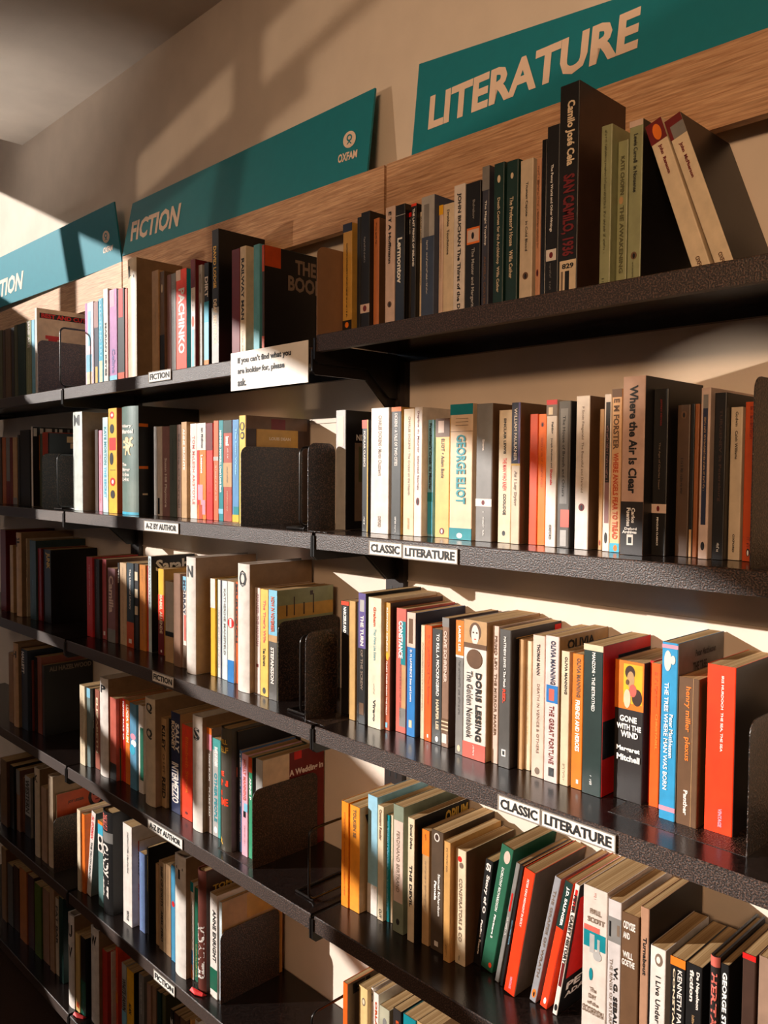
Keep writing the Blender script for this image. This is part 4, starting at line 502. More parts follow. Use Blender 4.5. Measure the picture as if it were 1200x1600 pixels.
('CR', 0.5745, 0.0725, 0.2158, 0.0203, 0.1245, 0, 'p', (50, 150, 200), 'gy', [('S', 'THE TREE WHERE MAN WAS BORN', 0.225, 0.83, 0.22, 0.48, 'w'), ('S', 'Peter Matthiessen', 0.4, 0.645, 0.55, 0.8, 'w'), ('C', 'Peter Matthiessen', 0.06, 0.1, 0.35, 0.8, 'dk'), ('C', 'THE TREE', 0.13, 0.18, 0.3, 0.6, 'dk')], [('S', 0.012, 0.032, 0, 1, 'pi'), ('S', 0.925, 0.95, 0, 1, 'pi'), ('E', 0.045, 0.16, 0.15, 0.6, 'wh'), ('E', 0.07, 0.12, 0.55, 0.85, 'wh')], 'tall sky blue paperback with pink bands, third shelf of literature bay', ''),
('CR', 0.5961, 0.0734, 0.1774, 0.0255, 0.1171, 0, 'p', 'br', None, [('S', 'henry miller  plexus', 0.06, 0.56, 0.3, 0.62, 'og'), ('S', 'Panther', 0.76, 0.93, 0.35, 0.55, 'wh')], [('S', 0, 1, 0.7, 0.72, 'tan')], 'brown paperback with orange lower case title, third shelf of literature bay', ''),
('CR', 0.627, 0.0809, 0.1969, 0.0337, 0.1161, 0, 'p', 'ro', 'dk', [('S', 'IRIS MURDOCH  THE SEA, THE SEA', 0.06, 0.51, 0.5, 0.6, 'w'), ('S', 'VINTAGE', 0.85, 0.96, 0.5, 0.63, 'pi')], [], 'thick bright red paperback with small white title, third shelf of literature bay', ''),
('CL', -0.9838, 0.062, 0.202, 0.0329, 0.1333, 0, 'p', (190, 40, 40), None, [('K', '', 0.1, 0.6, 0.3, 0.7, 'w')], [], 'dull red paperback before the charcoal one, third shelf of fiction bay', ''),
('CL', -0.9505, 0.0666, 0.1988, 0.0291, 0.1304, 0, 'p', 'dk', None, [('K', '', 0.1, 0.5, 0.35, 0.65, 'gy')], [], 'charcoal paperback after the red one, third shelf of fiction bay', ''),
('CL', -0.921, 0.0734, 0.2003, 0.0222, 0.1236, 0, 'p', (176, 80, 84), 'br', [], [('S', 0.9, 0.95, 0.3, 0.7, 'w')], 'dusty rose paperback after the charcoal one, third shelf of fiction bay', ''),
('CL', -0.8798, 0.0682, 0.1826, 0.039, 0.1205, 0, 'p', (130, 84, 84), None, [('S', 'Camilla', 0.1, 0.6, 0.2, 0.8, 'pk')], [('S', 0.82, 1, 0, 1, 'gy')], 'mauve paperback with script title after the coral one, third shelf of fiction bay', ''),
('CL', -0.8404, 0.0749, 0.197, 0.0079, 0.1221, 0, 'p', 'bk', None, [('S', 'THO', 0.08, 0.25, 0.1, 0.9, 'w')], [], 'black paperback with white letters after the mauve one, third shelf of fiction bay', ''),
('CL', -0.8295, 0.0751, 0.1988, 0.0327, 0.1219, 0, 'p', (200, 166, 130), None, [('K', '', 0.05, 0.9, 0.4, 0.6, 'br')], [], 'tan cream paperback after the black one, third shelf of fiction bay', ''),
('CL', -0.7931, 0.074, 0.2018, 0.035, 0.123, 0, 'p', (40, 54, 62), None, [('S', 'The Universal Library', 0.07, 0.55, 0.35, 0.65, 'wh')], [('S', 0.7, 1, 0, 1, 'do'), ('S', 0.9, 0.95, 0.3, 0.7, 'wh')], 'dark blue paperback with rust base after the tan one, third shelf of fiction bay', ''),
('CL', -0.7576, 0.076, 0.2028, 0.0192, 0.121, 0, 'p', 'dk', None, [], [('S', 0.1, 0.2, 0.1, 0.8, 'cr'), ('S', 0.3, 0.4, 0.1, 0.8, 'cr'), ('S', 0.5, 0.6, 0.1, 0.8, 'cr')], 'dark paperback with cream squares after the navy one, third shelf of fiction bay', ''),
('CL', -0.7381, 0.0784, 0.2011, 0.0286, 0.1186, 0, 'p', (198, 122, 46), None, [('K', '', 0.05, 0.2, 0.3, 0.7, 'br'), ('K', '', 0.3, 0.8, 0.3, 0.7, 'br')], [], 'amber orange paperback after the charcoal one, third shelf of fiction bay', ''),
('CL', -0.7091, 0.0826, 0.2, 0.005, 0.1144, 0, 'p', 'rd', None, [], [], 'very thin crimson paperback after the orange one, third shelf of fiction bay', ''),
('CL', -0.7037, 0.0824, 0.2231, 0.014, 0.1146, 0, 'p', (200, 216, 220), 'k', [('S', 'SARAH WATERS', 0.02, 0.5, 0.3, 0.75, 'gy'), ('C', 'Sarah', 0.04, 0.16, 0.1, 0.85, 'w')], [], 'pale blue spined book with black cover, third shelf of fiction bay', ''),
('CL', -0.6653, 0.0867, 0.1973, 0.026, 0.1103, 0, 'p', 'gold', None, [('S', 'ISABEL ALLENDE', 0.3, 0.75, 0.3, 0.75, 'cr')], [('S', 0.0, 0.3, 0.1, 0.9, 'ye'), ('S', 0.3, 0.6, 0, 1, 'ro'), ('S', 0.6, 1, 0, 1, 'dr'), ('S', 0.94, 0.97, 0.4, 0.65, 'w')], 'gold and red ornate paperback after the pale blue one, third shelf of fiction bay', ''),
('CL', -0.5899, 0.062, 0.1782, 0.0343, 0.1176, 0, 'p', (190, 180, 166), None, [], [('S', 0.62, 0.68, 0, 1, 'k'), ('S', 0.68, 1, 0, 1, 'tan')], 'pale grey paperback with black band after the mustard one, third shelf of fiction bay', ''),
('CL', -0.5391, 0.0533, 0.2009, 0.0278, 0.1326, 0, 'p', (140, 104, 82), None, [], [], 'brown paperback after the pale grey one, third shelf of fiction bay', ''),
('CL', -0.5109, 0.0583, 0.1962, 0.0158, 0.1295, 0, 'p', 'wh', None, [('S', 'MORRAY', 0.04, 0.42, 0.25, 0.85, 'nv')], [('S', 0, 0.15, 0, 1, 'lb'), ('S', 0.42, 0.7, 0.4, 0.9, 'sa'), ('S', 0.75, 1, 0.2, 1, 't')], 'white paperback with blue slanted letters after the brown one, third shelf of fiction bay', ''),
('CL', -0.4687, 0.0435, 0.242, 0.0349, 0.15, 0, 'd', 'wh', None, [('U', 'N', 0.07, 0.17, 0.22, 0.82, 'k')], [], 'white divider lettered N, third shelf of fiction bay', ''),
('CL', -0.4119, 0.0652, 0.2002, 0.0167, 0.1318, 0, 'p', 'ye', None, [], [('S', 0, 0.3, 0, 1, 'wh')], 'slim white and yellow paperback after the divider, third shelf of fiction bay', ''),
('CL', -0.3948, 0.0693, 0.1996, 0.005, 0.1277, 0, 'p', 'gn', None, [], [], 'thin green paperback after the yellow one, third shelf of fiction bay', ''),
('CL', -0.3883, 0.0669, 0.1996, 0.0152, 0.1301, 0, 'p', 'wh', None, [('K', '', 0.3, 0.9, 0.2, 0.5, 'pu')], [('S', 0, 1, 0.7, 1, 'nv')], 'white paperback with navy edge after the green one, third shelf of fiction bay', ''),
('CL', -0.3687, 0.0647, 0.1999, 0.0184, 0.1319, 0, 'p', (206, 218, 220), None, [('S', 'KATHERINE MANSFIELD', 0.08, 0.75, 0.35, 0.7, 't')], [], 'pale grey blue paperback after the white one, third shelf of fiction bay', ''),
('CL', -0.3435, 0.0613, 0.2012, 0.022, 0.1328, 0, 'p', 'wh', None, [], [('E', 0.36, 0.46, 0.0, 1, 'rd'), ('S', 0.37, 0.45, 0.3, 0.6, 'w'), ('S', 0.78, 1, 0, 1, 'bl')], 'white paperback with red oval, blue base, third shelf of fiction bay', ''),
('CL', -0.3211, 0.0652, 0.2019, 0.0071, 0.1318, 0, 'p', (224, 96, 30), None, [('S', 'MURDOCH', 0.02, 0.6, 0.1, 0.9, 'k')], [], 'orange paperback with black letters after the white one, third shelf of fiction bay', ''),
('CL', -0.2756, 0.0399, 0.2445, 0.0379, 0.15, 0, 'd', 'wh', None, [('U', 'O', 0.05, 0.18, 0.22, 0.82, 'k')], [], 'white divider lettered O, third shelf of fiction bay', ''),
('CL', -0.2373, 0.0515, 0.2005, 0.0171, 0.1323, 0, 'p', (222, 206, 200), None, [('S', 'ANNABEL THE HANNAH', 0.05, 0.55, 0.3, 0.75, 'mv')], [('S', 0.72, 0.75, 0.3, 0.7, 'dr')], 'pale paperback with mauve capitals after the divider, third shelf of fiction bay', ''),
('CL', -0.2165, 0.0496, 0.2002, 0.0241, 0.1321, 0, 'p', (236, 190, 96), None, [('S', "The Tiger's Wife", 0.1, 0.5, 0.3, 0.7, 'sa'), ('S', 'Tea Obreht', 0.55, 0.72, 0.35, 0.65, 'k')], [('E', 0.92, 0.98, 0.3, 0.7, 'k')], 'golden yellow paperback with script title after the pale pink one, third shelf of fiction bay', ''),
('CL', -0.1842, 0.0451, 0.2026, 0.0253, 0.1337, 0, 'p', (88, 84, 80), 'sg', [('S', 'NOW IN NOVEMBER', 0.06, 0.38, 0.3, 0.7, 'do'), ('S', 'STEFANSSON', 0.52, 0.85, 0.3, 0.7, 'wh')], [('S', 0, 0.41, 0, 1, 'lb'), ('S', 0.41, 0.47, 0, 1, 'tan'), ('C', 0.0, 0.14, 0.0, 1, 'sg'), ('C', 0.14, 0.26, 0, 1, 'gold'), ('C', 0.07, 0.24, 0.28, 0.3, 'db'), ('C', 0.06, 0.24, 0.62, 0.64, 'db'), ('C', 0.03, 0.07, 0.57, 0.62, 'db'), ('C', 0.13, 0.24, 0.45, 0.47, 'db'), ('C', 0.14, 0.24, 0.15, 0.17, 'db')], 'teal and grey paperback with sailing ships cover, third shelf of fiction bay', ''),
('CF', -1.5488, 0.05, 0.2421, 0.0444, 0.147, 0, 'p', 'dr', None, [], [], 'dark red book before the tan one, third shelf of far bay', ''),
('CF', -1.4821, 0.0534, 0.1991, 0.0252, 0.1314, 0, 'p', 'tan', None, [], [], 'thin tan paperback after the dark red one, third shelf of far bay', ''),
('CF', -1.4114, 0.0462, 0.2413, 0.0387, 0.1508, 0, 'd', (200, 160, 120), None, [('U', 'F', 0.06, 0.17, 0.22, 0.82, 'k')], [], 'cream divider lettered F, third shelf of far bay', ''),
('CF', -1.3723, 0.0585, 0.2252, 0.0069, 0.1385, 0, 'p', 'cm', None, [('S', 'CHILDREN OF', 0.1, 0.5, 0.2, 0.8, 'k'), ('K', '', 0.55, 0.95, 0.2, 0.8, 'db')], [], 'patterned cream paperback after the divider, third shelf of far bay', ''),
('CF', -1.3328, 0.0541, 0.2234, 0.0436, 0.1429, 0, 'p', (50, 72, 74), None, [('K', '', 0.5, 0.85, 0.35, 0.65, 'lb')], [], 'dull teal paperback after the beige one, third shelf of far bay', ''),
('CF', -1.2889, 0.0593, 0.2035, 0.024, 0.1343, 0, 'p', (130, 24, 24), None, [], [], 'crimson paperback after the teal one, third shelf of far bay', ''),
('CF', -1.2644, 0.0643, 0.2018, 0.0524, 0.1327, 0, 'p', 'bk', 'k', [('S', 'JUNK', 0.04, 0.26, 0.35, 0.9, 'gd')], [], 'black book with yellow letters after the dark red one, third shelf of far bay', ''),
('DR', 0.007, 0.0573, 0.1808, 0.018, 0.1194, 0, 'p', (240, 140, 30), None, [('K', '', 0.1, 0.9, 0.4, 0.6, 'do')], [], 'amber orange paperback beside wire bookend before the orange one, fourth shelf of literature bay', ''),
('DR', 0.0272, 0.0589, 0.1797, 0.0239, 0.1186, 0, 'p', (244, 152, 44), 'tan', [('S', 'TOLKIEN SE', 0.03, 0.3, 0.35, 0.65, 'br'), ('C', 'VAN', 0.08, 0.3, 0.1, 0.9, 'k')], [], 'second amber orange paperback with tan cover, fourth shelf of literature bay', ''),
('DR', 0.0549, 0.0742, 0.201, 0.0232, 0.1228, 0, 'p', (150, 196, 216), None, [], [('S', 0.75, 1, 0, 1, 'wh')], 'pale blue paperback with white base after the orange one, fourth shelf of literature bay', ''),
('DR', 0.0825, 0.0709, 0.1916, 0.0137, 0.1261, 0, 'p', 'cr', None, [('S', 'Constant Reader', 0.03, 0.3, 0.3, 0.7, 'br'), ('S', 'CUT', 0.9, 0.98, 0.3, 0.75, 'k')], [], 'cream paperback with brown title after the pale blue one, fourth shelf of literature bay', ''),
('DR', 0.0973, 0.0765, 0.1783, 0.0075, 0.1177, 0, 'p', 'te', None, [('K', '', 0.05, 0.9, 0.3, 0.7, 'lb')], [], 'thin teal paperback after the cream one, fourth shelf of literature bay', ''),
('DR', 0.1051, 0.079, 0.1793, 0.005, 0.118, 0, 'p', 'cr', None, [], [], 'thin cream paperback against the teal after the teal one, fourth shelf of literature bay', ''),
('DR', 0.1241, 0.0655, 0.2073, 0.0233, 0.1315, 0, 'p', (128, 136, 116), None, [('S', 'FERDINAND BERTRAND', 0.2, 0.68, 0.35, 0.65, 't')], [('S', 0.12, 0.76, 0.08, 0.95, 'pk'), ('E', 0.89, 0.94, 0.35, 0.65, 'dk')], 'grey green paperback with pink label panel, fourth shelf of literature bay', ''),
('DR', 0.16, 0.0623, 0.1972, 0.0142, 0.1302, 0, 'p', 'cr', 'bk', [('S', 'Daniel Defoe', 0.05, 0.25, 0.35, 0.7, 'k'), ('S', 'THE DEVIL', 0.38, 0.72, 0.3, 0.7, 'k'), ('C', 'OPIUM', 0.03, 0.14, 0.55, 0.98, 'gd')], [], 'cream paperback with black cover after the grey one, fourth shelf of literature bay', ''),
('DR', 0.1822, 0.0719, 0.1829, 0.0149, 0.1207, 0, 'p', 'tan', None, [('K', '', 0.04, 0.1, 0.3, 0.7, 'k'), ('K', '', 0.25, 0.7, 0.4, 0.6, 't')], [('S', 0, 0.22, 0, 1, 'og')], 'tan paperback with orange top after the cream one, fourth shelf of literature bay', ''),
('DR', 0.2006, 0.0724, 0.1886, 0.0251, 0.1245, 0, 'p', (82, 64, 48), None, [('S', 'Samuel Richardson', 0.35, 0.7, 0.6, 0.8, 'w'), ('S', 'Pamela', 0.42, 0.58, 0.3, 0.5, 'w')], [('E', 0.02, 0.09, 0.25, 0.7, 'wh'), ('E', 0.03, 0.08, 0.32, 0.62, 'db'), ('S', 0.92, 0.96, 0.35, 0.65, 'wh')], 'dark brown paperback with round white emblem, fourth shelf of literature bay', ''),
('DR', 0.2363, 0.0622, 0.1841, 0.0128, 0.1215, 0, 'p', (206, 154, 90), None, [('K', '', 0.05, 0.25, 0.35, 0.65, 'br'), ('K', '', 0.86, 0.96, 0.3, 0.7, 'br')], [], 'ochre paperback with faded title after the dark brown one, fourth shelf of literature bay', ''),
('DR', 0.252, 0.0715, 0.1757, 0.0198, 0.1159, 0, 'p', 'cr', 'br', [('S', 'CONSPIRATORS & CO', 0.25, 0.8, 0.35, 0.65, 't'), ('K', '', 0.92, 0.97, 0.3, 0.6, 't')], [('E', 0.06, 0.11, 0.2, 0.6, 'rd'), ('E', 0.11, 0.16, 0.35, 0.75, 't')], 'cream paperback with small red emblem after the mustard one, fourth shelf of literature bay', ''),
('DR', 0.2723, 0.0897, 0.1679, 0.0143, 0.1073, 0.1319, 'p', 'bk', None, [('U', 'Si', 0.03, 0.1, 0.2, 0.8, 'wh'), ('S', 'Story of O', 0.14, 0.5, 0.3, 0.8, 'wh'), ('S', 'Pauline Reage', 0.57, 0.9, 0.35, 0.65, 'wh')], [], 'leaning black paperback with typewriter lettering after the cream one, fourth shelf of literature bay', ''),
('DR', 0.2882, 0.0887, 0.2005, 0.0218, 0.1083, 0.1818, 'p', (40, 96, 70), None, [('S', 'DOROTHY RICHARDSON', 0.17, 0.52, 0.35, 0.55, 'w'), ('S', 'Pilgrimage 2', 0.55, 0.74, 0.35, 0.55, 'w')], [('E', 0.03, 0.13, 0.35, 0.85, 'pk'), ('E', 0.93, 0.97, 0.6, 0.85, 'ro')], 'leaning dark green paperback after the black one, fourth shelf of literature bay', ''),
('DR', 0.3234, 0.0778, 0.1904, 0.0069, 0.1192, 0.1874, 'p', 'gy', None, [('K', '', 0.45, 0.6, 0.3, 0.7, 'w')], [('S', 0.25, 0.4, 0.3, 0.7, 'rd')], 'thin leaning grey paperback after the green one, fourth shelf of literature bay', ''),
('DR', 0.3352, 0.0747, 0.191, 0.0048, 0.1223, 0.1794, 'p', 'bk', None, [('K', '', 0.45, 0.65, 0.3, 0.7, 'lb')], [], 'thin leaning black paperback after the grey one, fourth shelf of literature bay', ''),
('DR', 0.3479, 0.0672, 0.1918, 0.0184, 0.1266, 0.1724, 'p', 'ro', 't', [('S', 'PETER KING MIDNIGHT IN SICILY', 0.07, 0.45, 0.42, 0.6, 'w'), ('S', 'VINTAGE', 0.86, 0.96, 0.4, 0.6, 'pi')], [], 'leaning vivid red paperback, grey photograph cover, fourth shelf of literature bay', ''),
('DR', 0.3847, 0.0778, 0.1938, 0.0105, 0.1192, 0.2022, 'p', (150, 148, 152), None, [('S', 'THE GRAPES OF WRATH', 0.1, 0.8, 0.3, 0.65, 't')], [('E', 0.9, 0.97, 0.2, 0.8, 'og'), ('E', 0.92, 0.96, 0.4, 0.65, 'k')], 'leaning silver grey paperback after the red orange one, fourth shelf of literature bay', ''),
('DR', 0.4021, 0.0777, 0.194, 0.0117, 0.1193, 0.2022, 'p', 'ro', None, [('S', 'J.D. SALINGER', 0.04, 0.34, 0.3, 0.75, 'w')], [('S', 0, 0.36, 0, 1, 'dg'), ('E', 0.92, 0.97, 0.4, 0.75, 'w')], 'leaning red paperback with dark green top, fourth shelf of literature bay', ''),
('DR', 0.4239, 0.0767, 0.1953, 0.0072, 0.1203, 0.1684, 'p', 'wh', 'k', [('S', 'PETER CAREY HISTORY', 0.08, 0.6, 0.2, 0.85, 'k'), ('C', 'PETER', 0.76, 0.82, 0.08, 0.9, 'wh'), ('C', 'ADAM', 0.84, 0.88, 0.08, 0.6, 'wh')], [('S', 0.04, 0.2, 0.3, 0.8, 'rd'), ('S', 0.6, 0.78, 0.2, 0.8, 'dr'), ('E', 0.92, 0.97, 0.2, 0.8, 'k'), ('C', 0.1, 0.72, 0.05, 0.5, 'rd'), ('C', 0.1, 0.6, 0.5, 0.9, 'dr')], 'leaning white paperback with red cover after the red orange one, fourth shelf of literature bay', ''),
('DR', 0.4769, 0.0644, 0.205, 0.0353, 0.1326, 0, 'p', (216, 200, 188), None, [('U', 'PAUL', 0.135, 0.17, 0.3, 0.75, 't'), ('U', 'SCOTT', 0.19, 0.225, 0.2, 0.9, 't'), ('K', '', 0.03, 0.07, 0.1, 0.9, 'sa'), ('U', 'The', 0.64, 0.67, 0.35, 0.6, 't'), ('U', 'DAY', 0.685, 0.715, 0.3, 0.6, 't'), ('U', 'of the', 0.73, 0.755, 0.25, 0.7, 't'), ('U', 'SCORPION', 0.77, 0.815, 0.05, 0.9, 't')], [('S', 0.25, 0.29, 0.05, 0.7, 'sa'), ('S', 0.285, 0.39, 0.05, 0.95, 'te'), ('S', 0.3, 0.42, 0.3, 0.5, 'lg'), ('S', 0.32, 0.44, 0.62, 0.72, 'lg'), ('E', 0.4, 0.46, 0.45, 0.8, 'lg'), ('E', 0.52, 0.6, 0.3, 0.45, 'te'), ('S', 0.96, 1, 0.25, 0.5, 'k')], 'thick white paperback with teal painted scene, fourth shelf of literature bay', ''),
('DR', 0.5144, 0.0631, 0.2, 0.0183, 0.132, 0, 'p', (204, 194, 190), None, [('S', 'W. G. SEBALD', 0.42, 0.85, 0.5, 0.8, 'k'), ('S', 'THE RINGS OF SATURN', 0.38, 0.82, 0.2, 0.4, 't')], [('S', 0.11, 0.27, 0, 1, 'gy'), ('S', 0.14, 0.24, 0.1, 0.25, 'k'), ('S', 0.15, 0.22, 0.7, 0.9, 't')], 'white grey paperback with photograph strip after the white one, fourth shelf of literature bay', ''),
('DR', 0.5423, 0.0475, 0.2, 0.023, 0.132, 0, 'p', 'br', None, [('U', 'ODYSSE', 0.05, 0.1, 0.1, 0.8, 'wh'), ('U', 'AND', 0.12, 0.16, 0.1, 0.5, 'wh'), ('U', 'WILL', 0.24, 0.28, 0.1, 0.7, 'wh'), ('U', 'GOETHE', 0.29, 0.33, 0.05, 0.8, 'wh')], [], 'dark brown paperback with worn white lettering, fourth shelf of literature bay', ''),
('DR', 0.5658, 0.05, 0.2143, 0.0114, 0.1414, 0, 'p', (176, 132, 104), 'dk', [('S', 'Turnabout', 0.17, 0.39, 0.35, 0.75, 'k'), ('S', 'The Sail', 0.75, 0.9, 0.3, 0.7, 'k')], [], 'tall tan hardback with black title after the brown one, fourth shelf of literature bay', ''),
('DR', 0.5797, 0.05, 0.1723, 0.0197, 0.1137, 0, 'p', 'wh', None, [('S', 'I Live Under a Black Sun', 0.2, 0.86, 0.38, 0.68, 'k')], [('E', 0.04, 0.13, 0.3, 0.8, 't'), ('E', 0.06, 0.11, 0.4, 0.65, 'wh'), ('E', 0.9, 0.95, 0.3, 0.6, 'og')], 'white paperback with round emblem and black title, fourth shelf of literature bay', ''),
('DR', 0.6053, 0.05, 0.1703, 0.0184, 0.1124, 0, 'p', 'bk', None, [('S', 'CONSTANT BATTLE', 0.08, 0.95, 0.2, 0.35, 'cr'), ('S', 'KENNETH PATCHEN MEMOIRS', 0.08, 0.95, 0.5, 0.8, 'wh')], [('S', 0, 0.06, 0, 1, 'og')], 'black paperback with orange top band after the white one, fourth shelf of literature bay', ''),
('DR', 0.6247, 0.05, 0.1709, 0.0193, 0.1128, 0, 'p', 'bk', None, [('S', 'De Napoleon', 0.04, 0.3, 0.6, 0.85, 'wh'), ('S', 'fiction', 0.04, 0.26, 0.25, 0.5, 'wh'), ('K', '', 0.35, 0.9, 0.3, 0.7, 'tan')], [('S', 0.5, 0.7, 0.1, 0.7, 'te')], 'black paperback with white lettering, worn corner, fourth shelf of literature bay', ''),
('DR', 0.6535, 0.05, 0.1924, 0.011, 0.127, 0, 'h', 'dk', None, [('S', 'HERITAGE PICTURE', 0.1, 0.95, 0.2, 0.8, 'sa')], [('S', 0, 0.06, 0, 1, 'sa')], 'dark rounded hardback with pink top after the black one, fourth shelf of literature bay', ''),
('DR', 0.6651, 0.05, 0.187, 0.0093, 0.1234, 0, 'p', 'bk', None, [('S', 'GEORGE STEINER', 0.05, 0.55, 0.25, 0.8, 'w')], [], 'black paperback with bold white capitals after the charcoal one, fourth shelf of literature bay', ''),
('DR', 0.689, 0.05, 0.2098, 0.0144, 0.1384, 0, 'p', 'db', None, [], [('S', 0, 0.03, 0, 1, 'rd')], 'brown paperback with red top edge after the black one, fourth shelf of literature bay', ''),
('DR', 0.7066, 0.05, 0.2137, 0.0134, 0.141, 0, 'p', (150, 120, 100), None, [], [], 'grey brown paperback at frame edge after the dark brown one, fourth shelf of literature bay', ''),
('DL', -0.9703, 0.0348, 0.2014, 0.0296, 0.133, 0, 'p', 'cr', None, [('K', '', 0.1, 0.9, 0.4, 0.6, 'br')], [], 'cream paperback before the grey one, fourth shelf of fiction bay', ''),
('DL', -0.9403, 0.0393, 0.1987, 0.0204, 0.1311, 0, 'p', (110, 126, 124), None, [], [('S', 0, 0.12, 0, 1, 'lb')], 'grey teal paperback after the cream one, fourth shelf of fiction bay', ''),
('DL', -0.9195, 0.0466, 0.1991, 0.005, 0.1314, 0, 'p', 'bk', None, [('S', 'STIRLING', 0.25, 0.5, 0.2, 0.8, 'w')], [], 'thin black paperback after the grey one, fourth shelf of fiction bay', ''),
('DL', -0.9141, 0.049, 0.1982, 0.0247, 0.1308, 0, 'p', (150, 84, 66), None, [('S', 'ELIZABETH', 0.1, 0.8, 0.3, 0.7, 'cr')], [], 'salmon brown paperback after the black one, fourth shelf of fiction bay', ''),
('DL', -0.8661, 0.0399, 0.2399, 0.043, 0.15, 0, 'd', 'wh', None, [('U', 'P', 0.07, 0.15, 0.22, 0.82, 'k')], [], 'white divider lettered P, fourth shelf of fiction bay', ''),
('DL', -0.8228, 0.0435, 0.1979, 0.0327, 0.1306, 0, 'p', (196, 96, 78), None, [('K', '', 0.25, 0.6, 0.4, 0.6, 'do')], [('S', 0.8, 1, 0, 1, 'dk')], 'coral paperback with dark base after the divider, fourth shelf of fiction bay', ''),
('DL', -0.7896, 0.053, 0.1971, 0.005, 0.1301, 0, 'p', (226, 84, 30), None, [], [('S', 0.6, 1, 0, 1, 'gn')], 'slim orange and green paperback after the coral one, fourth shelf of fiction bay', ''),
('DL', -0.7842, 0.0562, 0.1994, 0.0141, 0.1316, 0, 'p', 'rd', None, [('S', 'KINGS RULE YA', 0.03, 0.5, 0.3, 0.7, 'w')], [], 'red paperback with white letters after the rust one, fourth shelf of fiction bay', ''),
('DL', -0.7662, 0.055, 0.2004, 0.0207, 0.1323, 0, 'p', 'og', None, [('S', 'LUCIA BERLIN', 0.05, 0.5, 0.3, 0.8, 'w')], [('E', 0.42, 0.5, 0.1, 0.8, 'ye')], 'slim bright orange paperback after the red one, fourth shelf of fiction bay', ''),
('DL', -0.7327, 0.0493, 0.2006, 0.031, 0.1324, 0, 'p', (90, 144, 176), None, [], [('E', 0.35, 0.42, 0.1, 0.9, 'pi'), ('E', 0.42, 0.5, 0.2, 1, 'w'), ('E', 0.48, 0.6, 0.0, 0.8, 'cy')], 'blue paperback with pink flowers after the orange one, fourth shelf of fiction bay', ''),
('DL', -0.7013, 0.0549, 0.2009, 0.005, 0.1326, 0, 'p', 'bk', None, [], [], 'very thin black paperback after the blue one, fourth shelf of fiction bay', ''),
('DL', -0.6938, 0.0506, 0.2038, 0.0226, 0.1345, 0, 'p', 'wh', None, [], [('S', 0.25, 0.85, 0.35, 1, 'gn')], 'white paperback with green panel after the black one, fourth shelf of fiction bay', ''),
('DL', -0.6274, 0.0329, 0.2394, 0.0429, 0.15, 0, 'd', 'cm', None, [('U', 'Q', 0.04, 0.14, 0.22, 0.82, 'k'), ('U', 'Q', 0.28, 0.38, 0.22, 0.82, 'k')], [], 'cream divider lettered Q, fourth shelf of fiction bay', ''),
('DL', -0.5841, 0.0476, 0.1982, 0.0202, 0.1308, 0, 'p', (186, 150, 108), None, [('S', 'KILEY', 0.08, 0.36, 0.15, 0.9, 'k'), ('S', 'REID', 0.66, 0.9, 0.15, 0.9, 'k'), ('S', 'O LET', 0.4, 0.62, 0.3, 0.8, 'br')], [], 'tan paperback with large black capitals after the divider, fourth shelf of fiction bay', ''),
('DL', -0.5636, 0.054, 0.1992, 0.006, 0.1315, 0, 'p', 'bk', None, [('K', '', 0.4, 0.8, 0.4, 0.6, 'gy')], [], 'slim black paperback after the tan one, fourth shelf of fiction bay', ''),
('DL', -0.548, 0.051, 0.2195, 0.0375, 0.1449, 0, 'p', (34, 42, 74), 'tan', [('S', 'SALLY', 0.1, 0.39, 0.5, 0.92, 'wh'), ('S', 'ROONEY', 0.09, 0.38, 0.08, 0.45, 'cr'), ('S', 'INTERMEZZO', 0.5, 0.9, 0.1, 0.85, 'wh')], [], 'navy paperback with big white capitals after the black one, fourth shelf of fiction bay', ''),
('DL', -0.502, 0.0505, 0.2017, 0.0399, 0.1331, 0, 'p', (236, 66, 36), None, [('S', 'Elizabeth Strout', 0.12, 0.72, 0.4, 0.68, 'og')], [('E', 0.92, 0.95, 0.3, 0.6, 'dr')], 'vivid red orange paperback beside divider S, fourth shelf of fiction bay', ''),
('DL', -0.4379, 0.0382, 0.2385, 0.0368, 0.15, 0, 'd', 'wh', None, [('U', 'S', 0.1, 0.21, 0.22, 0.82, 'k')], [], 'white divider lettered S, fourth shelf of fiction bay', ''),
('DL', -0.4007, 0.049, 0.2174, 0.0172, 0.1435, 0, 'p', (150, 130, 120), None, [('S', 'JAMES BLAIN', 0.24, 0.5, 0.3, 0.7, 'w'), ('S', 'CLARE MAL', 0.56, 0.85, 0.3, 0.7, 'w')], [('S', 0, 0.06, 0, 1, 'og'), ('S', 0.06, 0.21, 0, 1, 'pi')], 'grey paperback with coral top after the divider, fourth shelf of fiction bay', ''),
('DL', -0.3812, 0.0496, 0.2003, 0.0292, 0.1322, 0, 'p', (70, 150, 146), None, [('S', 'SHAPE OF OTHERS', 0.08, 0.28, 0.3, 0.7, 'w'), ('S', 'OTHER PEOPLE', 0.35, 0.85, 0.25, 0.6, 'te')], [('S', 0.12, 1, 0.05, 0.7, 'lg'), ('E', 0.9, 0.97, 0.2, 0.6, 'w')], 'teal and silver paperback after the grey one, fourth shelf of fiction bay', ''),
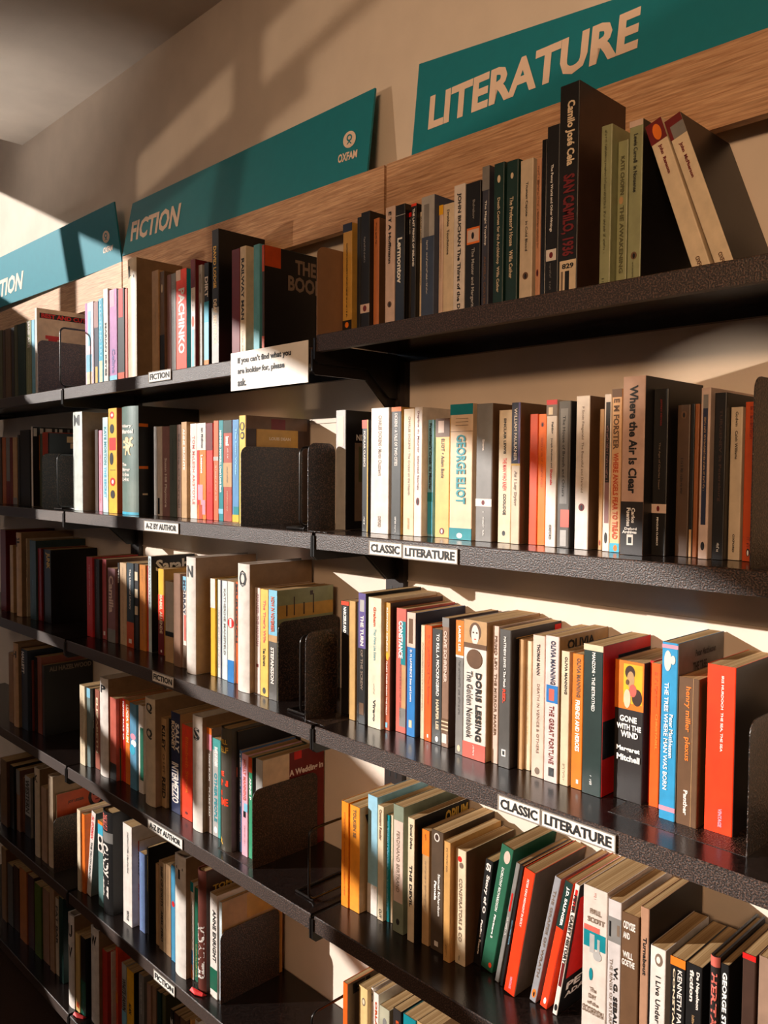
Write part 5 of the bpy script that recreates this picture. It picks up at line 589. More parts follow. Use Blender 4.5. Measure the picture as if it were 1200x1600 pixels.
('DL', -0.3214, 0.0321, 0.2417, 0.0344, 0.155, 0, 'h', (78, 72, 62), None, [('U', 'WILL', 0.09, 0.13, 0.05, 0.8, 'gd'), ('U', 'SELF', 0.15, 0.2, 0.05, 0.85, 'gd'), ('U', 'HE', 0.35, 0.39, 0.05, 0.6, 'ro'), ('U', 'IN', 0.42, 0.47, 0.05, 0.85, 'ro'), ('U', 'N', 0.51, 0.55, 0.1, 0.4, 'ro'), ('U', 'TIME', 0.57, 0.63, 0.05, 0.85, 'ro'), ('U', 'R', 0.9, 0.95, 0.1, 0.5, 'gd')], [], 'dark rounded hardback with orange and yellow letters, fourth shelf of fiction bay', ''),
('DL', -0.2865, 0.0436, 0.2358, 0.005, 0.1534, 0, 'p', 'bk', None, [], [('S', 0.3, 0.38, 0.1, 0.6, 'sa')], 'thin black paperback after the charcoal one, fourth shelf of fiction bay', ''),
('DL', -0.2811, 0.0461, 0.1996, 0.0076, 0.1318, 0, 'p', (92, 130, 178), None, [('S', 'I BELONG HERE', 0.03, 0.55, 0.3, 0.8, 'w'), ('S', 'ANITA SETHI', 0.62, 0.9, 0.3, 0.7, 'w')], [], 'denim blue paperback with white capitals after the black one, fourth shelf of fiction bay', ''),
('DL', -0.2668, 0.042, 0.1982, 0.0194, 0.1308, 0, 'p', (226, 170, 186), None, [('S', 'MOLLY MANNING', 0.05, 0.45, 0.3, 0.75, 'sa'), ('K', '', 0.7, 0.9, 0.4, 0.7, 'mv')], [('S', 0.48, 0.56, 0.4, 1, 'lb'), ('S', 0.56, 0.62, 0.3, 0.7, 'k')], 'pale pink paperback after the blue one, fourth shelf of fiction bay', ''),
('DL', -0.247, 0.0442, 0.1957, 0.0117, 0.1292, 0, 'p', (60, 150, 110), 'dk', [('S', 'ANNE P', 0.2, 0.42, 0.3, 0.8, 'w')], [('S', 0, 0.15, 0, 1, 'do')], 'sea green paperback after the pink one, fourth shelf of fiction bay', ''),
('DL', -0.2265, 0.0461, 0.1975, 0.0215, 0.15, 0, 'p', 'lg', 'dr', [('C', 'A Wedding in', 0.17, 0.25, 0.42, 0.98, 'wh')], [('C', 0, 0.3, 0.0, 0.42, 'cr'), ('C', 0.0, 0.08, 0.5, 0.62, 'rd')], 'paperback with dark red wedding cover after the green one, fourth shelf of fiction bay', ''),
('DF', -1.4602, 0.038, 0.2038, 0.0353, 0.1345, 0, 'p', (150, 108, 78), None, [], [], 'tan brown paperback before the divider, fourth shelf of far bay', ''),
('DF', -1.4108, 0.0341, 0.2429, 0.0367, 0.155, 0, 'd', (190, 148, 110), None, [('U', 'H', 0.09, 0.17, 0.22, 0.82, 'k')], [], 'cream divider lettered H, fourth shelf of far bay', ''),
('DF', -1.3737, 0.0426, 0.2321, 0.005, 0.1532, 0, 'p', 'br', None, [], [], 'thin brown paperback after the divider, fourth shelf of far bay', ''),
('DF', -1.3683, 0.0404, 0.2304, 0.046, 0.1521, 0, 'p', (36, 46, 60), None, [('S', 'HALLETT', 0.03, 0.3, 0.1, 0.5, 'wh')], [], 'navy book with white letters after the brown one, fourth shelf of far bay', ''),
('DF', -1.3219, 0.0518, 0.2015, 0.0052, 0.133, 0, 'p', (130, 56, 42), None, [], [], 'red brown paperback after the navy one, fourth shelf of far bay', ''),
('DF', -1.3163, 0.0562, 0.2134, 0.0217, 0.1408, 0, 'p', 'bk', None, [('K', '', 0.1, 0.9, 0.3, 0.7, 'br')], [], 'black paperback beside red brown one after the dark red one, fourth shelf of far bay', ''),
('DF', -1.293, 0.0564, 0.2186, 0.0294, 0.1406, 0, 'p', (134, 66, 46), None, [('K', '', 0.2, 0.7, 0.3, 0.7, 'br')], [], 'rust brown paperback after the black one, fourth shelf of far bay', ''),
('DF', -1.2614, 0.057, 0.1984, 0.0156, 0.14, 0, 'p', 'dk', 'k', [('C', 'ALI HAZELWOOD', 0.03, 0.1, 0.1, 0.97, 't')], [], 'black book facing out with grey capitals, fourth shelf of far bay', ''),
('ER', 0.0055, 0.0641, 0.181, 0.0119, 0.1195, 0, 'p', (244, 100, 24), 't', [('C', 'EL', 0.02, 0.12, 0.1, 0.6, 'k')], [], 'bright orange paperback by the white wall patch, fifth shelf of literature bay', ''),
('ER', 0.0277, 0.0815, 0.178, 0.0217, 0.1155, 0, 'p', (226, 190, 130), None, [], [('E', 0.1, 0.18, 0.35, 0.75, 't'), ('E', 0.115, 0.165, 0.42, 0.68, 'cr')], 'cream paperback with oval stamp after the red orange one, fifth shelf of literature bay', ''),
('ER', 0.0498, 0.0897, 0.18, 0.0052, 0.1073, 0, 'p', 'wh', None, [], [('E', 0.05, 0.14, 0.2, 0.8, 'k'), ('E', 0.07, 0.12, 0.35, 0.65, 'w')], 'slim white paperback with black ring emblem, fifth shelf of literature bay', ''),
('ER', 0.0594, 0.0864, 0.178, 0.0122, 0.1106, 0, 'p', 'wh', None, [('S', 'ORLANDO MILLER', 0.08, 0.9, 0.3, 0.7, 'do')], [], 'white paperback with orange lettering after the white one, fifth shelf of literature bay', ''),
('ER', 0.0838, 0.0759, 0.172, 0.0243, 0.1135, 0, 'p', (178, 172, 148), None, [], [('E', 0.1, 0.2, 0.35, 0.75, 'gy')], 'sage grey paperback with round emblem after the white one, fifth shelf of literature bay', ''),
('ER', 0.1114, 0.0808, 0.178, 0.0185, 0.1162, 0, 'p', 'dk', None, [('S', 'DREISER', 0.1, 0.6, 0.4, 0.75, 'do')], [], 'charcoal paperback with orange lettering after the sage one, fifth shelf of literature bay', ''),
('ER', 0.1334, 0.0825, 0.178, 0.0287, 0.1145, 0, 'p', 'te', None, [], [('E', 0.15, 0.25, 0.3, 0.6, 'w')], 'teal paperback after the charcoal one, fifth shelf of literature bay', ''),
('ER', 0.1636, 0.0833, 0.18, 0.0339, 0.1137, 0, 'p', 'tan', None, [], [], 'tan paperback at bottom frame edge after the teal one, fifth shelf of literature bay', ''),
('EL', -0.9639, 0.0225, 0.208, 0.0187, 0.15, 0, 'p', 'cr', None, [], [], 'large cream book behind orange spine before the orange one, fifth shelf of fiction bay', ''),
('EL', -0.9448, 0.0261, 0.2013, 0.0171, 0.1328, 0, 'p', (226, 110, 24), None, [], [], 'orange paperback after the cream one, fifth shelf of fiction bay', ''),
('EL', -0.9273, 0.0297, 0.2222, 0.022, 0.1467, 0.1471, 'p', 'wh', 'gy', [('S', 'AL GORMAN', 0.05, 0.32, 0.2, 0.8, 'rd'), ('S', 'THE TRUTH ABOUT', 0.36, 0.8, 0.3, 0.7, 'k')], [], 'leaning white paperback with red letters after the orange one, fifth shelf of fiction bay', ''),
('EL', -0.8587, 0.0287, 0.2102, 0.0259, 0.1388, 0, 'p', (90, 126, 124), None, [], [('S', 0, 0.04, 0, 1, 'og'), ('S', 0.04, 0.16, 0, 1, 'cy'), ('S', 0.16, 0.36, 0, 1, 'wh'), ('E', 0.18, 0.25, 0.2, 0.8, 'k'), ('E', 0.27, 0.34, 0.2, 0.8, 'k')], 'teal paperback with cyan and white top, fifth shelf of fiction bay', ''),
('EL', -0.8324, 0.0296, 0.2479, 0.0503, 0.155, 0, 'h', 'bk', None, [('S', 'DON MACIAS', 0.03, 0.18, 0.2, 0.7, 'sa'), ('S', 'CANDY ILZZ', 0.32, 0.85, 0.15, 0.75, 'wh')], [('S', 0.2, 0.3, 0, 1, 'gy')], 'thick black hardback with slanted white letters, fifth shelf of fiction bay', ''),
('EL', -0.7817, 0.0609, 0.2203, 0.005, 0.1361, 0, 'p', 'cr', None, [('K', '', 0.6, 0.9, 0.3, 0.7, 'dk')], [('S', 0.3, 0.55, 0, 1, 'og')], 'small cream paperback after the black one, fifth shelf of fiction bay', ''),
('EL', -0.7463, 0.0368, 0.2369, 0.0435, 0.155, 0, 'p', 'wh', None, [('S', 'JONATHAN LETHEM : A Map of the Novel', 0.07, 0.48, 0.45, 0.65, 'k'), ('S', 'VINTAGE', 0.86, 0.96, 0.4, 0.65, 'k')], [], 'plain white paperback with small black title, fifth shelf of fiction bay', ''),
('EL', -0.7024, 0.053, 0.2013, 0.005, 0.1329, 0, 'p', 'wh', None, [('S', 'MAMAS', 0.13, 0.4, 0.1, 0.9, 'k'), ('S', 'BOYS', 0.5, 0.7, 0.2, 0.9, 'rd')], [('S', 0, 0.12, 0, 1, 'do')], 'white paperback with red and black letters, fifth shelf of fiction bay', ''),
('EL', -0.6852, 0.0461, 0.1841, 0.0263, 0.1215, 0, 'p', (110, 130, 176), None, [('K', '', 0.1, 0.95, 0.2, 0.8, 'lb')], [], 'dusty blue patterned paperback after the white one, fifth shelf of fiction bay', ''),
('EL', -0.6585, 0.0507, 0.2019, 0.009, 0.1333, 0, 'p', 'bk', None, [('K', '', 0.1, 0.5, 0.4, 0.6, 'gd')], [], 'black paperback with gold line after the blue one, fifth shelf of fiction bay', ''),
('EL', -0.6069, 0.0448, 0.1839, 0.0129, 0.1214, 0, 'p', 'tan', None, [], [], 'thin tan paperback against the tan spine, fifth shelf of fiction bay', ''),
('EL', -0.5858, 0.0411, 0.1996, 0.028, 0.1317, 0, 'p', (172, 140, 104), None, [('S', 'SHIP OF IDIOTS', 0.05, 0.5, 0.3, 0.65, 'k'), ('S', 'AMAL ZERO', 0.55, 0.9, 0.3, 0.65, 'k')], [], 'tan paperback with black capitals after the tan one, fifth shelf of fiction bay', ''),
('EL', -0.5556, 0.0406, 0.203, 0.0219, 0.134, 0, 'p', (160, 126, 92), None, [('K', '', 0.05, 0.5, 0.4, 0.6, 'br')], [], 'tan brown paperback after the tan one, fifth shelf of fiction bay', ''),
('EL', -0.528, 0.0381, 0.2105, 0.0167, 0.1389, 0, 'p', (70, 140, 176), None, [], [('E', 0.37, 0.43, 0.2, 0.9, 'rd')], 'slim blue paperback with red spot after the tan one, fifth shelf of fiction bay', ''),
('EL', -0.484, 0.0231, 0.2568, 0.0422, 0.15, 0, 'd', 'wh', None, [('U', 'T', 0.09, 0.19, 0.22, 0.82, 'k')], [], 'white divider lettered T, fifth shelf of fiction bay', ''),
('EL', -0.4414, 0.0338, 0.2066, 0.0115, 0.1364, 0, 'p', 'wh', None, [('K', '', 0.2, 0.6, 0.3, 0.7, 'te')], [('S', 0, 0.1, 0, 1, 'te'), ('S', 0.7, 0.9, 0.3, 0.8, 'bl'), ('S', 0.85, 1, 0.2, 0.7, 'og')], 'white paperback with teal top after the divider, fifth shelf of fiction bay', ''),
('EL', -0.4295, 0.036, 0.1983, 0.0133, 0.1309, 0, 'p', 'gn', None, [('K', '', 0.6, 0.95, 0.4, 0.7, 'gd')], [], 'slim green paperback after the white one, fifth shelf of fiction bay', ''),
('EL', -0.4025, 0.0293, 0.2516, 0.029, 0.155, 0, 'h', (104, 54, 44), 'db', [('S', 'MIDWINTER', 0.45, 0.9, 0.15, 0.9, 'wh'), ('C', 'TOM TIT I', 0.13, 0.18, 0.1, 0.7, 'gd')], [], 'maroon hardback with white slanted letters after the green one, fifth shelf of fiction bay', ''),
('EL', -0.3648, 0.0326, 0.2123, 0.0257, 0.1401, 0, 'p', 'wh', None, [('S', 'ANNE ENRIGHT', 0.15, 0.65, 0.4, 0.85, 'k'), ('K', '', 0.05, 0.1, 0.4, 0.6, 'k')], [('S', 0.72, 0.93, 0, 1, 'gn')], 'white paperback with green base after the dark red one, fifth shelf of fiction bay', ''),
('EL', -0.3387, 0.0365, 0.2021, 0.0108, 0.15, 0, 'p', (206, 216, 220), 'gold', [], [('C', 0, 0.3, 0.0, 1, 'tan'), ('C', 0.02, 0.26, 0.4, 0.98, 'gold')], 'pale blue spined book with old map cover, fifth shelf of fiction bay', ''),
('EF', -1.5164, 0.0301, 0.1979, 0.0523, 0.1306, 0, 'p', 'br', None, [], [], 'brown book before the black one, fifth shelf of far bay', ''),
('EF', -1.4637, 0.0387, 0.1894, 0.0312, 0.125, 0, 'p', 'bk', None, [], [], 'black book beside brown book after the brown one, fifth shelf of far bay', ''),
('EF', -1.4322, 0.0457, 0.1822, 0.0274, 0.1203, 0, 'p', (140, 100, 80), None, [], [('S', 0, 0.4, 0, 1, 'gy')], 'rust and grey paperback after the black one, fifth shelf of far bay', ''),
('EF', -1.4044, 0.0542, 0.1627, 0.0105, 0.1074, 0, 'p', (110, 66, 44), None, [], [], 'slim rust paperback after the tan one, fifth shelf of far bay', ''),
('EF', -1.3812, 0.0513, 0.176, 0.0407, 0.1162, 0, 'p', 'lg', None, [('S', 'WESTERN', 0.05, 0.6, 0.15, 0.85, 'k')], [('S', 0.65, 1, 0, 1, 'dk')], 'grey paperback with black letters after the rust one, fifth shelf of far bay', ''),
('EF', -1.34, 0.0584, 0.1789, 0.005, 0.118, 0, 'p', 'bk', None, [], [], 'thin black paperback after the pale grey one, fifth shelf of far bay', ''),
('EF', -1.2362, 0.023, 0.245, 0.0356, 0.155, 0, 'd', 'cm', None, [('U', 'K', 0.07, 0.15, 0.22, 0.82, 'k')], [], 'cream divider lettered K, fifth shelf of far bay', ''),
('EF', -1.1903, 0.0227, 0.2041, 0.0367, 0.1347, 0, 'p', (170, 136, 110), None, [], [], 'plain tan cream paperback after the divider, fifth shelf of far bay', ''),
('EF', -1.1465, 0.0245, 0.247, 0.0294, 0.155, 0, 'd', (214, 188, 160), None, [], [], 'tall cream divider behind orange book, fifth shelf of far bay', ''),
('EF', -1.1167, 0.0324, 0.1987, 0.005, 0.15, 0, 'p', 'cr', 'do', [('C', 'JOY LESSER', 0.12, 0.17, 0.2, 0.5, 'db')], [('CE', 0.02, 0.3, 0.58, 0.9, 'bk'), ('CE', 0.04, 0.26, 0.64, 0.84, 'sa'), ('CE', 0.1, 0.14, 0.66, 0.73, 'k'), ('CE', 0.1, 0.14, 0.76, 0.83, 'k'), ('CE', 0.19, 0.21, 0.7, 0.79, 'dr')], 'orange cover with woman in sunglasses after the divider, fifth shelf of far bay', ''),
('FL', -1.0159, 0.02, 0.2431, 0.0349, 0.155, 0, 'd', 'wh', None, [('U', 'U', 0.1, 0.24, 0.22, 0.82, 'k'), ('U', 'V', 0.34, 0.46, 0.22, 0.82, 'k')], [], 'white divider lettered U V, sixth shelf of fiction bay', ''),
('FL', -0.9803, 0.0226, 0.2036, 0.0247, 0.1344, 0, 'p', (206, 170, 104), None, [], [('S', 0.88, 0.95, 0.2, 0.8, 'do')], 'yellowish tan paperback after the divider, sixth shelf of fiction bay', ''),
('FL', -0.9552, 0.0249, 0.2039, 0.0279, 0.1346, 0, 'p', 'bk', None, [('K', '', 0.6, 0.98, 0.3, 0.7, 'lb')], [('S', 0.55, 1, 0, 1, 'gn')], 'black paperback with green base after the yellow one, sixth shelf of fiction bay', ''),
('FL', -0.9161, 0.035, 0.2431, 0.0431, 0.155, 0, 'd', 'wh', None, [('U', 'W', 0.07, 0.17, 0.22, 0.82, 'k')], [], 'white divider lettered W, sixth shelf of fiction bay', ''),
('FL', -0.8727, 0.0433, 0.198, 0.0266, 0.1307, 0, 'p', (190, 52, 42), None, [], [], 'dull red paperback after the divider, sixth shelf of fiction bay', ''),
('FL', -0.8457, 0.0528, 0.196, 0.005, 0.1294, 0, 'p', 'wh', None, [], [], 'thin white paperback after the dark red one, sixth shelf of fiction bay', ''),
('FL', -0.8403, 0.0626, 0.21, 0.011, 0.1344, 0, 'p', (232, 74, 36), None, [('K', '', 0.38, 0.55, 0.2, 0.9, 'cr')], [('S', 0.55, 0.68, 0, 1, 'og')], 'red orange paperback, brush lettering after the white one, sixth shelf of fiction bay', ''),
('FL', -0.812, 0.0645, 0.18, 0.0233, 0.1188, 0, 'p', 'lg', None, [('S', 'WHITE PAWN', 0.2, 0.65, 0.15, 0.9, 'k')], [('S', 0.65, 1, 0, 1, 'lb')], 'grey paperback with blue base after the red orange one, sixth shelf of fiction bay', ''),
('FL', -0.7824, 0.0629, 0.18, 0.034, 0.1188, 0, 'p', 'ye', 'bk', [('S', 'ALAN', 0.45, 0.6, 0.3, 0.7, 'k'), ('K', '', 0.1, 0.4, 0.3, 0.7, 'gd')], [], 'bright yellow paperback after the pale grey one, sixth shelf of fiction bay', ''),
('FL', -0.7286, 0.0657, 0.19, 0.025, 0.1254, 0, 'p', 'gy', None, [('K', '', 0.1, 0.5, 0.3, 0.7, 'w')], [], 'grey white lettered paperback after the yellow one, sixth shelf of fiction bay', ''),
('FL', -0.696, 0.0689, 0.18, 0.0198, 0.1188, 0, 'p', (160, 124, 106), None, [], [], 'rose tan paperback after the grey one, sixth shelf of fiction bay', ''),
('FL', -0.6758, 0.0724, 0.18, 0.0171, 0.1188, 0, 'p', (150, 116, 90), None, [], [], 'tan brown paperback after the mauve one, sixth shelf of fiction bay', ''),
('FL', -0.652, 0.0712, 0.18, 0.0177, 0.1188, 0, 'p', 'dg', None, [], [], 'dark green paperback after the tan one, sixth shelf of fiction bay', ''),
('FL', -0.6339, 0.0745, 0.18, 0.0155, 0.1188, 0, 'p', 'ol', None, [], [], 'dark olive paperback after the dark green one, sixth shelf of fiction bay', ''),
('FL', -0.5717, 0.06, 0.18, 0.0128, 0.1188, 0, 'p', 'bk', None, [('S', 'ZZO', 0.1, 0.5, 0.1, 0.9, 'w')], [], 'black paperback with white letters after the olive one, sixth shelf of fiction bay', ''),
('FL', -0.5584, 0.0615, 0.178, 0.0227, 0.1175, 0, 'p', 'db', None, [('K', '', 0.1, 0.6, 0.3, 0.7, 'gd')], [], 'dark brown paperback after the black one, sixth shelf of fiction bay', ''),
('FL', -0.5353, 0.0633, 0.178, 0.0248, 0.1175, 0, 'p', 'br', None, [], [], 'mid brown paperback after the dark brown one, sixth shelf of fiction bay', ''),
('FL', -0.5101, 0.073, 0.18, 0.0086, 0.1188, 0, 'p', (226, 160, 80), None, [], [], 'pale orange paperback after the brown one, sixth shelf of fiction bay', ''),
('FL', -0.5011, 0.0799, 0.18, 0.0145, 0.1171, 0, 'p', 'wh', None, [('S', 'AX', 0.05, 0.3, 0.1, 0.9, 'k')], [], 'white paperback with black letters after the orange one, sixth shelf of fiction bay', ''),
('FF', -1.5639, 0.047, 0.2251, 0.0376, 0.1486, 0, 'p', (140, 104, 74), None, [], [], 'tan brown paperback before the grey one, sixth shelf of far bay', ''),
('FF', -1.5258, 0.0506, 0.1879, 0.0429, 0.124, 0, 'p', (90, 88, 84), None, [], [], 'grey paperback after the tan one, sixth shelf of far bay', ''),
('FF', -1.4825, 0.0529, 0.196, 0.0417, 0.1293, 0, 'p', 'db', None, [], [], 'dark brown paperback after the grey one, sixth shelf of far bay', ''),
('FF', -1.4143, 0.0449, 0.2161, 0.054, 0.1426, 0, 'p', (176, 106, 58), None, [], [], 'orange tan paperback after the dark brown one, sixth shelf of far bay', ''),
('FF', -1.3599, 0.0483, 0.2122, 0.0439, 0.14, 0, 'p', (84, 56, 60), None, [], [], 'dark mauve paperback after the rust one, sixth shelf of far bay', ''),
('FF', -1.3048, 0.0459, 0.2083, 0.0461, 0.1375, 0, 'p', (80, 100, 30), None, [], [], 'olive green paperback after the mauve one, sixth shelf of far bay', ''),
('FF', -1.2583, 0.0504, 0.2079, 0.044, 0.1372, 0, 'p', (150, 110, 90), None, [], [], 'rose tan paperback after the green one, sixth shelf of far bay', ''),
('FF', -1.1982, 0.0456, 0.2326, 0.0303, 0.1514, 0, 'p', (164, 126, 96), None, [('K', '', 0.4, 0.9, 0.3, 0.7, 'br')], [], 'tan paperback with dark lettering after the tan one, sixth shelf of far bay', ''),
('FF', -1.1675, 0.0491, 0.2148, 0.0203, 0.1418, 0, 'p', 'cm', None, [('S', 'PAT BAR', 0.1, 0.6, 0.2, 0.8, 'k')], [], 'cream paperback with black letters after the tan one, sixth shelf of far bay', ''),
('FF', -1.1316, 0.0435, 0.233, 0.027, 0.1535, 0, 'p', 'dg', None, [], [], 'dark green slim paperback after the beige one, sixth shelf of far bay', ''),
]
ALL = set()
for s in SIGNS: ALL |= {(t[0], True) for t in s['txt']}
for s in NOTES: ALL |= {(t[0], s.get('bold', True)) for t in s['txt']}
for b in BOOKS: ALL |= {(t[1], t[0] != 'S' or len(t[1]) < 16 or t[5]-t[4] > 0.37) for t in b[10] if t[0] != 'K'}
load_texts(sorted(ALL))
def letters_on(o, q, n, s, bold, mat, name='sign_lettering', lift=0.0008):
    V2, F2 = TXT[(s, bold)]
    return mk(name, [on_quad(q, u, v)+n*lift for u, v in V2], F2, mat, o)
for s in SIGNS:
    q = [Vector(v) for v in s['q']]; base = q[0].copy(); q = [v-base for v in q]
    root = empty('section_sign', base, s['label'], 'sign', 'teal section signs'); o, n = quad_board('board', q, 0.004, TEAL, root)
    for t, tq in s['txt']: letters_on(o, [Vector(v)-base for v in tq], n, t, True, flat((232, 206, 186), 0.6, 'sign_white'), 'sign_lettering')
    for lq in s.get('logo', []):
        L = [Vector(v)-base for v in lq]
        def ring(r0, r1, cu, cv, lift, mat, nm, sv=1.0):
            N = 28; V = []
            for i in range(N):
                a = 2*math.pi*i/N
                for rr in (r0, r1): V.append(on_quad(L, cu+rr*math.cos(a), cv+rr*sv*math.sin(a))+n*lift)
            Fs = [(2*i, 2*i+1, (2*i+3) % (2*N), (2*i+2) % (2*N)) for i in range(N)]
            return mk(nm, V, Fs, mat, o)
        WH = flat((232, 206, 186), 0.6, 'sign_white')
        ring(0.0, 0.5, .5, .5, 0.0008, WH, 'logo_disc'); ring(0.12, 0.21, .5, .60, 0.0012, TEAL, 'logo_loop')
        for a0, a1 in (((.36, .50), (.66, .22)), ((.64, .50), (.34, .22))):
            V = [on_quad(L, a0[0]-.05, a0[1])+n*.0012, on_quad(L, a0[0]+.05, a0[1])+n*.0012, on_quad(L, a1[0]+.05, a1[1])+n*.0012, on_quad(L, a1[0]-.05, a1[1])+n*.0012]
            mk('logo_stroke', V, [(0, 1, 2, 3)], TEAL, o)
for s in NOTES:
    x0, x1, y, z0, z1 = s['r']; o = empty(s['name'], (x0, y, z0), s['label'], s['cat'], s.get('group')); w, hh = x1-x0, z1-z0
    boxes('card', [(0, w, -0.0010, 0, 0, hh)], paint((236, 228, 218), 0.4, 0.03, 'white_card'), o)
    if s.get('frame'):
        e = 0.0014
        boxes('clear_edge', [(-e, w+e, -0.0016, 0, -e, 0), (-e, w+e, -0.0016, 0, hh, hh+e), (-e, 0, -0.0016, 0, 0, hh), (w, w+e, -0.0016, 0, 0, hh)], paint((150, 140, 130), 0.3, 0.05, 'label_edge'), o)
    for t, a, b, c, d in s['txt']:
        q = [Vector((w*a, 0, hh*c)), Vector((w*b, 0, hh*c)), Vector((w*b, 0, hh*d)), Vector((w*a, 0, hh*d))]
        letters_on(o, q, Vector((0, -1, 0)), t, s.get('bold', True), flat((22, 20, 20), 0.6), 'lettering', 0.0016)

# ------------------------------------------------------------------ bookends
def plate_outline(y0, y1, z1, r=0.016):
    P_ = [(y0, 0)]
    P_ += [(y0+r-r*math.cos(a*math.pi/12), z1-r+r*math.sin(a*math.pi/12)) for a in range(7)]
    P_ += [(y1-r+r*math.sin(a*math.pi/12), z1-r+r*math.cos(a*math.pi/12)) for a in range(7)]
    return P_+[(y1, 0)]
def steel_bookend(x, y, z, base_dx, label, dep=0.145, hgt=0.146, rz=0.0, mat=None):
    o = empty('steel_bookend', (x, y, z), label, 'bookend', 'hammered steel bookends'); o.rotation_euler = (0, 0, rz)
    V, Fs = prism(plate_outline(0, dep, hgt), 'x', 0, 0.0012); fixn(mk('plate', V, Fs, mat or STEEL, o))
    xa, xb = sorted((0, base_dx)); boxes('base', [(xa, xb, 0.0, dep*0.9, 0.0, 0.0004)], STEEL, o)
    return o
def wire_bookend(x, y, z, label, dep=0.11, hgt=0.125, rz=0.0, z0=0.008, base=True):
    o = empty('wire_bookend', (x, y, z), label, 'bookend', 'black wire bookends'); o.rotation_euler = (0, 0, rz)
    def tube(name, P_, closed):
        c = bpy.data.curves.new(name, 'CURVE'); c.dimensions = '3D'; c.bevel_depth = 0.0023; c.bevel_resolution = 2
        s = c.splines.new('POLY'); s.points.add(len(P_)-1); s.use_cyclic_u = closed
        for p, q in zip(s.points, P_): p.co = (*q, 1)
        tmp = bpy.data.objects.new(name, c); COL.objects.link(tmp)
        me = bpy.data.meshes.new_from_object(tmp.evaluated_get(bpy.context.evaluated_depsgraph_get()))
        bpy.data.objects.remove(tmp); bpy.data.curves.remove(c); me.name = name
        me.materials.clear(); me.materials.append(WIRE)
        ob = bpy.data.objects.new(name, me); COL.objects.link(ob); ob.parent = o
    r = 0.012
    def arc(cy, cz, a0, a1): return [(0, cy+r*math.cos(math.radians(a0+(a1-a0)*i/5)), cz+r*math.sin(math.radians(a0+(a1-a0)*i/5))) for i in range(6)]
    P_ = arc(r, z0+r, 270, 180)+arc(r, hgt-r, 180, 90)+arc(dep-r, hgt-r, 90, 0)+arc(dep-r, z0+r, 0, -90)
    tube('wire_loop', P_, True)
    if base: tube('wire_foot', [(0.0, r, z0), (-0.004, r, 0.0024), (-0.05, r, 0.0024), (-0.05, dep-r, 0.0024), (-0.004, dep-r, 0.0024), (0, dep-r, z0)], False)
    return o

steel_bookend(-0.232, 0.016, -0.3199, -0.10, 'speckled brown bookend beside the gilded plaque book, second shelf')
steel_bookend(-0.1575, 0.046, -0.6399, -0.09, 'speckled brown bookend beside the ships cover, third shelf of fiction bay')
steel_bookend(-0.203, 0.022, -0.9599, -0.12, 'dark steel bookend beside the wedding book, fourth shelf of fiction bay', dep=0.155, hgt=0.148)
steel_bookend(-0.3235, 0.030, -1.2799, -0.10, 'dark steel bookend beside the map cover, fifth shelf of fiction bay')
steel_bookend(-1.155, 0.012, -0.0179, -0.08, 'brown steel bookend in front of the red lips cover, far bay', hgt=0.140)
steel_bookend(-1.090, 0.014, -1.2799, -0.08, 'black bookend in front of the orange sunglasses cover, far bay')
steel_bookend(-1.180, 0.03, -0.3199, -0.06, 'black bookend by the bird cover, second shelf of far bay')
steel_bookend(0.692, 0.044, -0.6399, -0.17, 'dark bookend beside the thick red book, third shelf of literature bay', hgt=0.150)
steel_bookend(0.728, 0.035, 0.0001, 0.08, 'dark bookend at the right end, top shelf of literature bay', hgt=0.145, rz=-0.45)
steel_bookend(0.701, 0.01, -0.3199, 0.10, 'black bookend after the burnt orange book, second shelf', hgt=0.20, dep=0.17)
steel_bookend(-0.0165, 0.018, 0.0001, 0.05, 'pale edged bookend before the mustard book, top shelf of literature bay', hgt=0.150, mat=paint((150, 112, 82), 0.4, 0.05, 'painted_sheen_enamel'))  # paler colour paints in the sheen of light on this steel plate
steel_bookend(-0.036, 0.016, -0.3199, 0.05, 'speckled bookend before the black photograph cover, second shelf', hgt=0.148, dep=0.06)
steel_bookend(-0.036, 0.012, -0.6399, 0.05, 'speckled bookend before the orange topped black book, third shelf', hgt=0.148, dep=0.07)
wire_bookend(-0.046, 0.008, -0.3199, 'black wire bookend by the speckled plate, second shelf joint', dep=0.06, hgt=0.140)
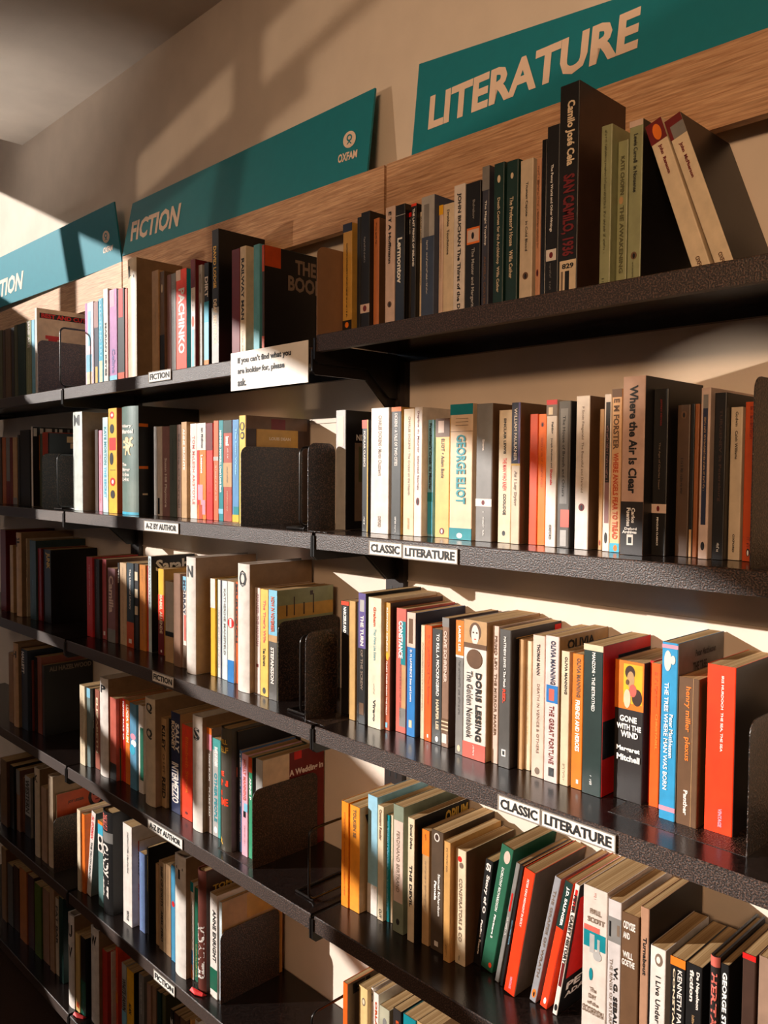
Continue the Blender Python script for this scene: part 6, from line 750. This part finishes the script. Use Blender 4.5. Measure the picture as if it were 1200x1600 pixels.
wire_bookend(-0.048, 0.012, -0.6399, 'black wire bookend by the speckled plate, third shelf joint', dep=0.07, hgt=0.140)
wire_bookend(-0.030, 0.017, -0.9599, 'black wire bookend before the amber orange book, fourth shelf', dep=0.13, hgt=0.130)
wire_bookend(-0.030, 0.025, -1.2799, 'black wire bookend before the orange book, fifth shelf of literature bay', dep=0.13, hgt=0.125)
wire_bookend(-0.988, 0.002, -0.0179, 'black wire bookend in front of the pastel book, top shelf of fiction bay', dep=0.09, hgt=0.150)
wire_bookend(-1.03, 0.01, -0.3199, 'black wire bookend beside the M divider, second shelf', dep=0.06, hgt=0.140)


# ------------------------------------------------------------------ books on every shelf
for i, (rb, x, y, h, t, d, lean, kind, col, cov, texts, bands, label, fl) in enumerate(BOOKS):
    r, b = rb; z = zrow(r, b)+0.0006
    if lean > 0: z += t*math.sin(lean)
    if kind == 'd':
        root = empty('letter_divider', (x, y, z), label, 'divider', 'alphabet dividers between the books')
    else:
        root = empty('book', (x, y, z), label, 'book', 'books on the %s shelf of the %s' % (ORD[r], bayname(b)))
    root.rotation_euler = (0, lean, 0)
    build_book(root, t, h, d, kind, col, cov, bands, texts, 'g' in fl, 'l' in fl, i)
for (x, y, z, a, lab) in [(-0.385, 0.012, -1.279, 0.2, 'crumpled red paper tag on the fifth shelf by the maroon hardback'), (-0.945, 0.012, -1.599, 0.3, 'small red tag beside the W divider, sixth shelf')]:
    o = empty('red_tag', (x, y, z), lab, 'tag')
    V = [(-.018, 0, .001), (0, -.004, .001), (.018, 0, .001), (.022, .008, .001), (0, .004, .001), (-.022, .010, .001), (-.016, .004, .006), (.016, .004, .005), (0, 0, .004)]
    V = V+[(p[0], p[1], p[2]+.0015) for p in V]
    bm = bmesh.new()
    for p in V: bm.verts.new(p)
    bmesh.ops.convex_hull(bm, input=bm.verts); me = bpy.data.meshes.new('folded_paper'); bm.to_mesh(me); bm.free()
    me.materials.append(paint((210, 36, 34), 0.5, 0.05, 'red_paper')); ob = bpy.data.objects.new('folded_paper', me); COL.objects.link(ob); ob.parent = o
    o.rotation_euler = (0, 0, a)
